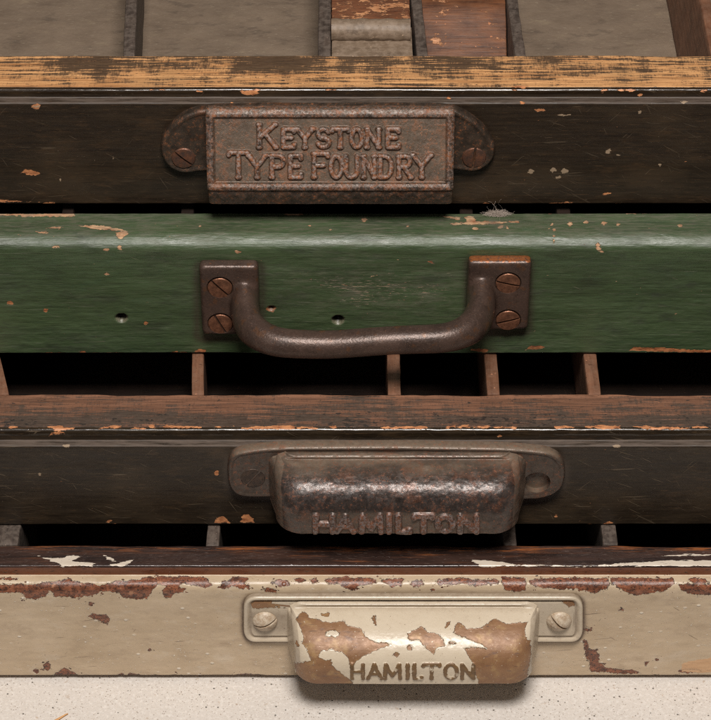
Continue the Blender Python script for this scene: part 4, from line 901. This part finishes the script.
# case 4 : cream flaking
P4 = 1.3
plate4 = ring_plate([pz(C4, a, b, P4) for a, b in o4l], [(0, -.1), (0, .9), (.2, 1.5), (.6, 1.75), (1.0, 1.7), (1.5, 1.25), (1.8, .95), (2.1, .95), (2.4, 1.25), (2.6, P4)], 'c_plate', M_PULL4, C4.root)
prof4 = bin_profile(C4, 607, 684, 17.0, 1.9, .36, .5)
prof4 = [(1.2, prof4[0][1] + 1.6), (2.5, prof4[0][1] + 1.2), (2.3, prof4[0][1] + .5)] + prof4
LET4 = letters([('H', 351, 364, 664.5, 678.5), ('A', 367.5, 381.5, 664.5, 678.5), ('M', 384, 401, 664.5, 678.5), ('I', 405, 410, 664.5, 678.5), ('L', 413.5, 422, 664.5, 678.5), ('T', 423, 440, 664.5, 678.5), ('O', 444, 458, 664.5, 678.5), ('N', 461, 474.5, 664.5, 678.5)])
CHP = [[(299.5, 613), (304.6, 612), (309.7, 616.6), (321, 620.4), (331, 622.5), (342.6, 620.4), (347.7, 625.5), (361.6, 629), (365.4, 637), (376.8, 642), (390.7, 644.5), (376.8, 649.6), (366.6, 654.6), (356.5, 661), (351.5, 668.5), (349, 658.4), (342.6, 652), (332.5, 649.6), (322, 651), (317.3, 657), (326, 661), (331, 658.4), (332.5, 666), (341, 673.6), (351, 680), (356, 692), (300, 692), (293, 678), (300, 668), (311, 661), (307, 652), (302, 645.8), (303.4, 639.4), (298.3, 628), (295, 627), (296.8, 620.4)],
 [(407, 633), (413, 631), (420.6, 626.8), (424, 628), (427.7, 632), (439, 634.4), (442.8, 639.4), (445.4, 645.8), (436.5, 648.3), (432.7, 654), (425, 647), (420, 640), (410, 640)], [(447, 621), (450.5, 621), (448.5, 626), (444.5, 629), (445, 625)], blob(410, 648, 2.5, 3.2), blob(452.5, 643, 3.5, 1.8), blob(396, 655, 2.6, 2.2), blob(326, 614.5, 4, 2.0), [(373, 614), (376, 615), (375, 621), (377, 626), (373.5, 623)], blob(297, 652, 1.8, 3.2),
 [(456.8, 623), (460.6, 622.5), (467, 628.5), (482, 628), (493.5, 619), (501, 620.4), (506, 624), (521.3, 623), (529, 625.5), (525, 630.6), (526.4, 643), (531, 648.3), (532, 661), (530, 673.6), (528, 692), (498.5, 692), (481, 692), (475.8, 673.6), (474.5, 666), (469.4, 657), (463, 648.3), (472, 647), (486, 648.3), (482, 644.5), (463, 637), (453, 633)]]
def relief4(X, S, sf, fm, G):
    d = line_d(X, S, [sf(l) for l in LET4]); w = .46 + .1 * fbm(X * .8, S * .8, 0, 9)
    let = sstep(w + .4, w - .25, d) * fm
    ch = field(X, S, sf, CHP, .4, 31); keep = poly_sd(X, S, sf(blob(332, 633.6, 6.2, 3.6))); ch = np.minimum(ch, -keep)
    y_of = np.interp(S, np.sort(sf.S), sf.py[np.argsort(sf.S)])
    dust = .55 * (1 - fm) + .4 * sstep(614, 606, y_of) * sstep(602, 606, y_of)
    groove = -.25 * np.exp(-((y_of - 606) / 1.2) ** 2)
    return .42 * let - .1 * sstep(-.1, .1, ch) + groove, dict(chip=ch, relief=let, letter=let * sstep(.6, 0, ch) * .95, dust=np.clip(dust, 0, .9))
xl, xr = pz(C4, 287.5, 650, 0)[0], pz(C4, 537.5, 650, 0)[0]
cup4, _ = cup(C4, prof4, xl, xr, 7.2, .13, relief4, 'c_cup', M_PULL4, C4.root, wall_p=.6, topr=3.5, endsm=6.0)
ch_ = join_into([plate4, cup4], 'cup_handle')
TABC = [pz(C4, a, b, P4) for a, b in [(250, 605), (256, 600), (272, 600), (272, 607), (262, 609), (256, 611)]]; TABC2 = [pz(C4, a, b, P4) for a, b in [(562, 600), (573, 601), (576, 606), (562, 606)]]
oldc = np.empty(len(ch_.data.vertices), np.float32); ch_.data.attributes['chip'].data.foreach_get('value', oldc)
def combc(x, y, z, no):
    r = oldc.copy(); pl = y > -2.0
    r[pl] = np.maximum(poly_sd(x[pl], z[pl], TABC), poly_sd(x[pl], z[pl], TABC2)); return r
vert_attr(ch_, 'chip', combc)
oldd = np.empty(len(oldc), np.float32); ch_.data.attributes['dust'].data.foreach_get('value', oldd)
def combd(x, y, z, no):
    r = oldd.copy(); pl = y > -2.2; s1 = np.exp(-((np.hypot(x[pl] - pz(C4, 266, 621, P4)[0], z[pl] - pz(C4, 266, 621, P4)[1]) - 4.2) / 1.2) ** 2); s2 = np.exp(-((np.hypot(x[pl] - pz(C4, 558, 621, P4)[0], z[pl] - pz(C4, 558, 621, P4)[1]) - 4.2) / 1.2) ** 2)
    r[pl] = np.clip(.25 + .6 * np.maximum(s1, s2) + .75 * sstep(-1.27, -1.12, y[pl]), 0, .95); return r
vert_attr(ch_, 'dust', combd)
for px, ang in ((265, 20), (559, -42)):
    screw(C4, px, 621, P4, 3.6, ang, M_SCR_PAINT, parent=rk(C4, ch_), dome=2.0, proud=.4, w=.40, depth=1.3)

# ---- bow handle (case 2)
bm = bmesh.new()
def add_rbox(bm, x0, x1, p0, p1, z0, z1, r):
    res = bmesh.ops.create_cube(bm, size=1); vs = res['verts']
    bmesh.ops.scale(bm, vec=(x1 - x0, p1 - p0, z1 - z0), verts=vs); bmesh.ops.translate(bm, vec=((x0 + x1) / 2, -(p0 + p1) / 2, (z0 + z1) / 2), verts=vs)
    es = list({e for v in vs for e in v.link_edges}); bmesh.ops.bevel(bm, geom=es, offset=r, segments=3, affect='EDGES', profile=.5)
PB = 3.8
L0, LZ1 = pz(C2, 198.5, 266.5, PB); L1, LZ0 = pz(C2, 260.5, 336, PB)
R0, RZ1 = pz(C2, 468, 262, PB); R1, RZ0 = pz(C2, 528.5, 331, PB)
add_rbox(bm, L0, L1, -.3, PB, LZ0, LZ1, 1.0); add_rbox(bm, R0, R1, -.3, PB, RZ0, RZ1, 1.0)
zm = (LZ0 + LZ1) / 2 - 1.4; zmR = (RZ0 + RZ1) / 2 - 1.4
path = [(L1 - 4.2, 0.2, zm, 4.1, 9.6), (L1 - 4.1, 3.4, zm, 4.0, 8.7), (L1 - 3.9, 7.0, zm, 4.0, 7.2), (L1 - 3.2, 11.0, zm, 4.1, 6.0), (L1 - 1.5, 15.0, zm, 4.2, 5.1), (L1 + 1.6, 18.3, zm, 4.2, 4.5), (L1 + 5.8, 20.3, zm - .1, 4.1, 4.2), (L1 + 11.2, 20.9, zm - .15, 4.05, 4.05), (L1 + 20, 21.2, zm - .2, 4.0, 4.0)]
xm = (L1 + R0) / 2
path += [(xm + k_, 21.2, (zm + zmR) / 2 + (zmR - zm) * k_ / 40 - .2, 4.0, 4.0) for k_ in (0,)]
path += [(R0 + (L1 - x), p, zmR + (z - zm), a, b) for x, p, z, a, b in path[:9][::-1]]
pa = np.array(path); t = np.arange(len(pa)); tt = np.linspace(0, len(pa) - 1, 120)
def crom(col):
    out = []
    for q in tt:
        i = int(min(q, len(pa) - 2)); f_ = q - i; p0, p1, p2, p3 = [col[max(0, min(len(col) - 1, i + k))] for k in (-1, 0, 1, 2)]
        out.append(.5 * (2 * p1 + (p2 - p0) * f_ + (2 * p0 - 5 * p1 + 4 * p2 - p3) * f_ ** 2 + (3 * p1 - p0 - 3 * p2 + p3) * f_ ** 3))
    return np.array(out)
def soft(v):
    for _ in range(12): v = np.concatenate([v[:1], .25 * v[:-2] + .5 * v[1:-1] + .25 * v[2:], v[-1:]])
    return v
cx, cp, cz, ra, rb = [soft(crom(pa[:, k])) for k in range(5)]
tx, tp = np.gradient(cx), np.gradient(cp); nl = np.hypot(tx, tp); nx_, np_ = -tp / nl, tx / nl
rings = []
for i in range(120):
    rings.append([bm.verts.new((cx[i] + nx_[i] * ra[i] * math.cos(a), -(cp[i] + np_[i] * ra[i] * math.cos(a)), cz[i] + rb[i] * math.sin(a))) for a in [2 * math.pi * j / 28 for j in range(28)]])
for i in range(119):
    for j in range(28): bm.faces.new((rings[i][j], rings[i][(j + 1) % 28], rings[i + 1][(j + 1) % 28], rings[i + 1][j]))
bm.faces.new(rings[0][::-1]); bm.faces.new(rings[-1])
bow = from_bm('bow_handle', bm, M_BOW, C2.root)
m = bow.modifiers.new('r', 'REMESH'); m.mode = 'VOXEL'; m.voxel_size = .42 * MM
m = bow.modifiers.new('s', 'SMOOTH'); m.factor = .5; m.iterations = 24
apply_mods(bow)
SCR2 = [(220, 287.5, -48), (220.5, 323.5, -64), (508, 283, -14), (508, 320, 16)]
for px, py, _ in SCR2: boolean(bow, hole_cutter(C2, px, py, 3.75, .8, PB))
bow.data.polygons.foreach_set('use_smooth', np.ones(len(bow.data.polygons), bool)); bow.data.set_sharp_from_angle(angle=math.radians(45))
vert_attr(bow, 'rust', lambda x, y, z, no: np.clip(np.where(x > 0, .62, .12) * sstep(.3, .85, no[:, 2]) * sstep(-PB - .3, -PB + 1.2, y) * (np.abs(x - (L1 + R0) / 2) > 25), 0, 1))
for px, py, a in SCR2: screw(C2, px, py, PB - .7, 3.55, a, M_SCR_BRASS, parent=rk(C2, bow), dome=.15, proud=.45, w=.36, depth=.9)

# ------------------------------------------------------------------ lint caught on the green case, a splinter on the table
def fibres(name, ctr, n, spread, length, rad, mat):
    bm = bmesh.new()
    for k in range(n):
        p = Vector(ctr) + Vector((random.gauss(0, spread[0]), random.gauss(0, spread[1]), abs(random.gauss(0, spread[2]))))
        d = Vector((random.gauss(0, 1), random.gauss(0, 1), random.gauss(0, .25))).normalized()
        ln = random.uniform(.5, 1.2) * length * (5 if random.random() < .012 else 1); ns = 12; prev = None
        r = rad * random.uniform(.6, 1.3)
        for i in range(ns + 1):
            d = (d + Vector((random.gauss(0, .45), random.gauss(0, .45), random.gauss(0, .2)))).normalized()
            if ln < length * 2: d = (d + (Vector(ctr) - p) * .12).normalized()
            a = d.orthogonal().normalized(); b = d.cross(a)
            if p.z < ctr[2] + .1 and p.y < ctr[1] + 2.0: p.z = ctr[2] + .1
            ring = [bm.verts.new(p + (a * math.cos(q) + b * math.sin(q)) * r) for q in (0, 2.094, 4.189)]
            if prev:
                for j in range(3): bm.faces.new((prev[j], prev[(j + 1) % 3], ring[(j + 1) % 3], ring[j]))
            prev = ring; p = p + d * (ln / ns)
    return from_bm(name, bm, mat, None)
top2 = C2.zb + C2.zt
q = on_z(497, 214.5, top2 + .2)
lint = fibres('lint_tuft', tuple(q), 1700, (1.5, .5, .42), 1.1, .020, M_FIBRE)
lint['label'] = 'pale fluffy tuft of lint caught on the back edge of the green drawer'; lint['category'] = 'lint'

q = on_z(62, 718.5, 0)
pts = np.array([(q[0] - 3.5, q[1] - 2.6, .35), (q[0] - 1.2, q[1] - .9, .55), (q[0] + 1.0, q[1] + 1.0, .6), (q[0] + 1.6, q[1] + 1.5, .4)])
G = []
for p, w in zip(resample(pts, .25)[0], np.linspace(.55, .2, len(resample(pts, .25)[0]))):
    G.append([p + np.array([-.6, .75, 0]) * w * math.cos(a) + np.array([0, 0, 1]) * w * .6 * math.sin(a) for a in np.linspace(0, 2 * math.pi, 9)[:-1]])
spl = grid('wood_splinter', np.array(G), M_SPL, None, wrap=True, caps=True)
spl['label'] = 'small orange wood splinter lying on the speckled tabletop'; spl['category'] = 'splinter'

# ------------------------------------------------------------------ tabletop
bm = bmesh.new(); bmesh.ops.create_cube(bm, size=1)
bmesh.ops.scale(bm, vec=(1400, 700, 30), verts=bm.verts); bmesh.ops.translate(bm, vec=(0, 275, -15), verts=bm.verts)
bmesh.ops.bevel(bm, geom=bm.edges[:], offset=2, segments=2, affect='EDGES')
tb = from_bm('tabletop', bm, M_TABLE, None); tb['kind'] = 'structure'
tb['label'] = 'cream speckled tabletop under the stack of drawers'; tb['category'] = 'tabletop'

# ------------------------------------------------------------------ light, world, camera
def area(name, loc, target, sx, sy, power, col):
    l = bpy.data.lights.new(name, 'AREA'); l.shape = 'RECTANGLE'; l.size, l.size_y, l.energy, l.color = sx, sy, power, col
    o = bpy.data.objects.new(name, l); COL.objects.link(o); o.location = loc
    o.rotation_euler = (Vector(target) - Vector(loc)).to_track_quat('-Z', 'Y').to_euler(); return o
tgt = (0, .03, .08)
area('softbox_overhead', (.03, -.375, .88), tgt, .25, .21, 9.9, (1, .95, .90))
area('fill_front', (-.55, -.85, .62), tgt, .6, .6, 1.1, (1, .955, .92))  # added fill lamp, lifts the drawer fronts
w = bpy.data.worlds.new('World'); SC.world = w; w.use_nodes = True
w.node_tree.nodes['Background'].inputs[0].default_value = (1, .96, .92, 1); w.node_tree.nodes['Background'].inputs[1].default_value = .02

cam = bpy.data.cameras.new('camera'); co = bpy.data.objects.new('camera', cam); COL.objects.link(co)
co.location = CAM * MM; co.rotation_euler = (math.pi / 2 - TH, 0, 0)
cam.sensor_width = 36; cam.lens = F / 720 * 36; cam.clip_start = .01; cam.clip_end = 20
SC.camera = co
SC.view_settings.view_transform = 'Standard'; SC.view_settings.look = 'None'; SC.view_settings.exposure = 0; SC.view_settings.gamma = 1
SC.cycles.max_bounces = 8
SC.cycles.use_denoising = False; SC.cycles.filter_width = 1.2; SC.cycles.sample_clamp_indirect = 3.0; SC.cycles.use_adaptive_sampling = True; SC.cycles.adaptive_threshold = .012
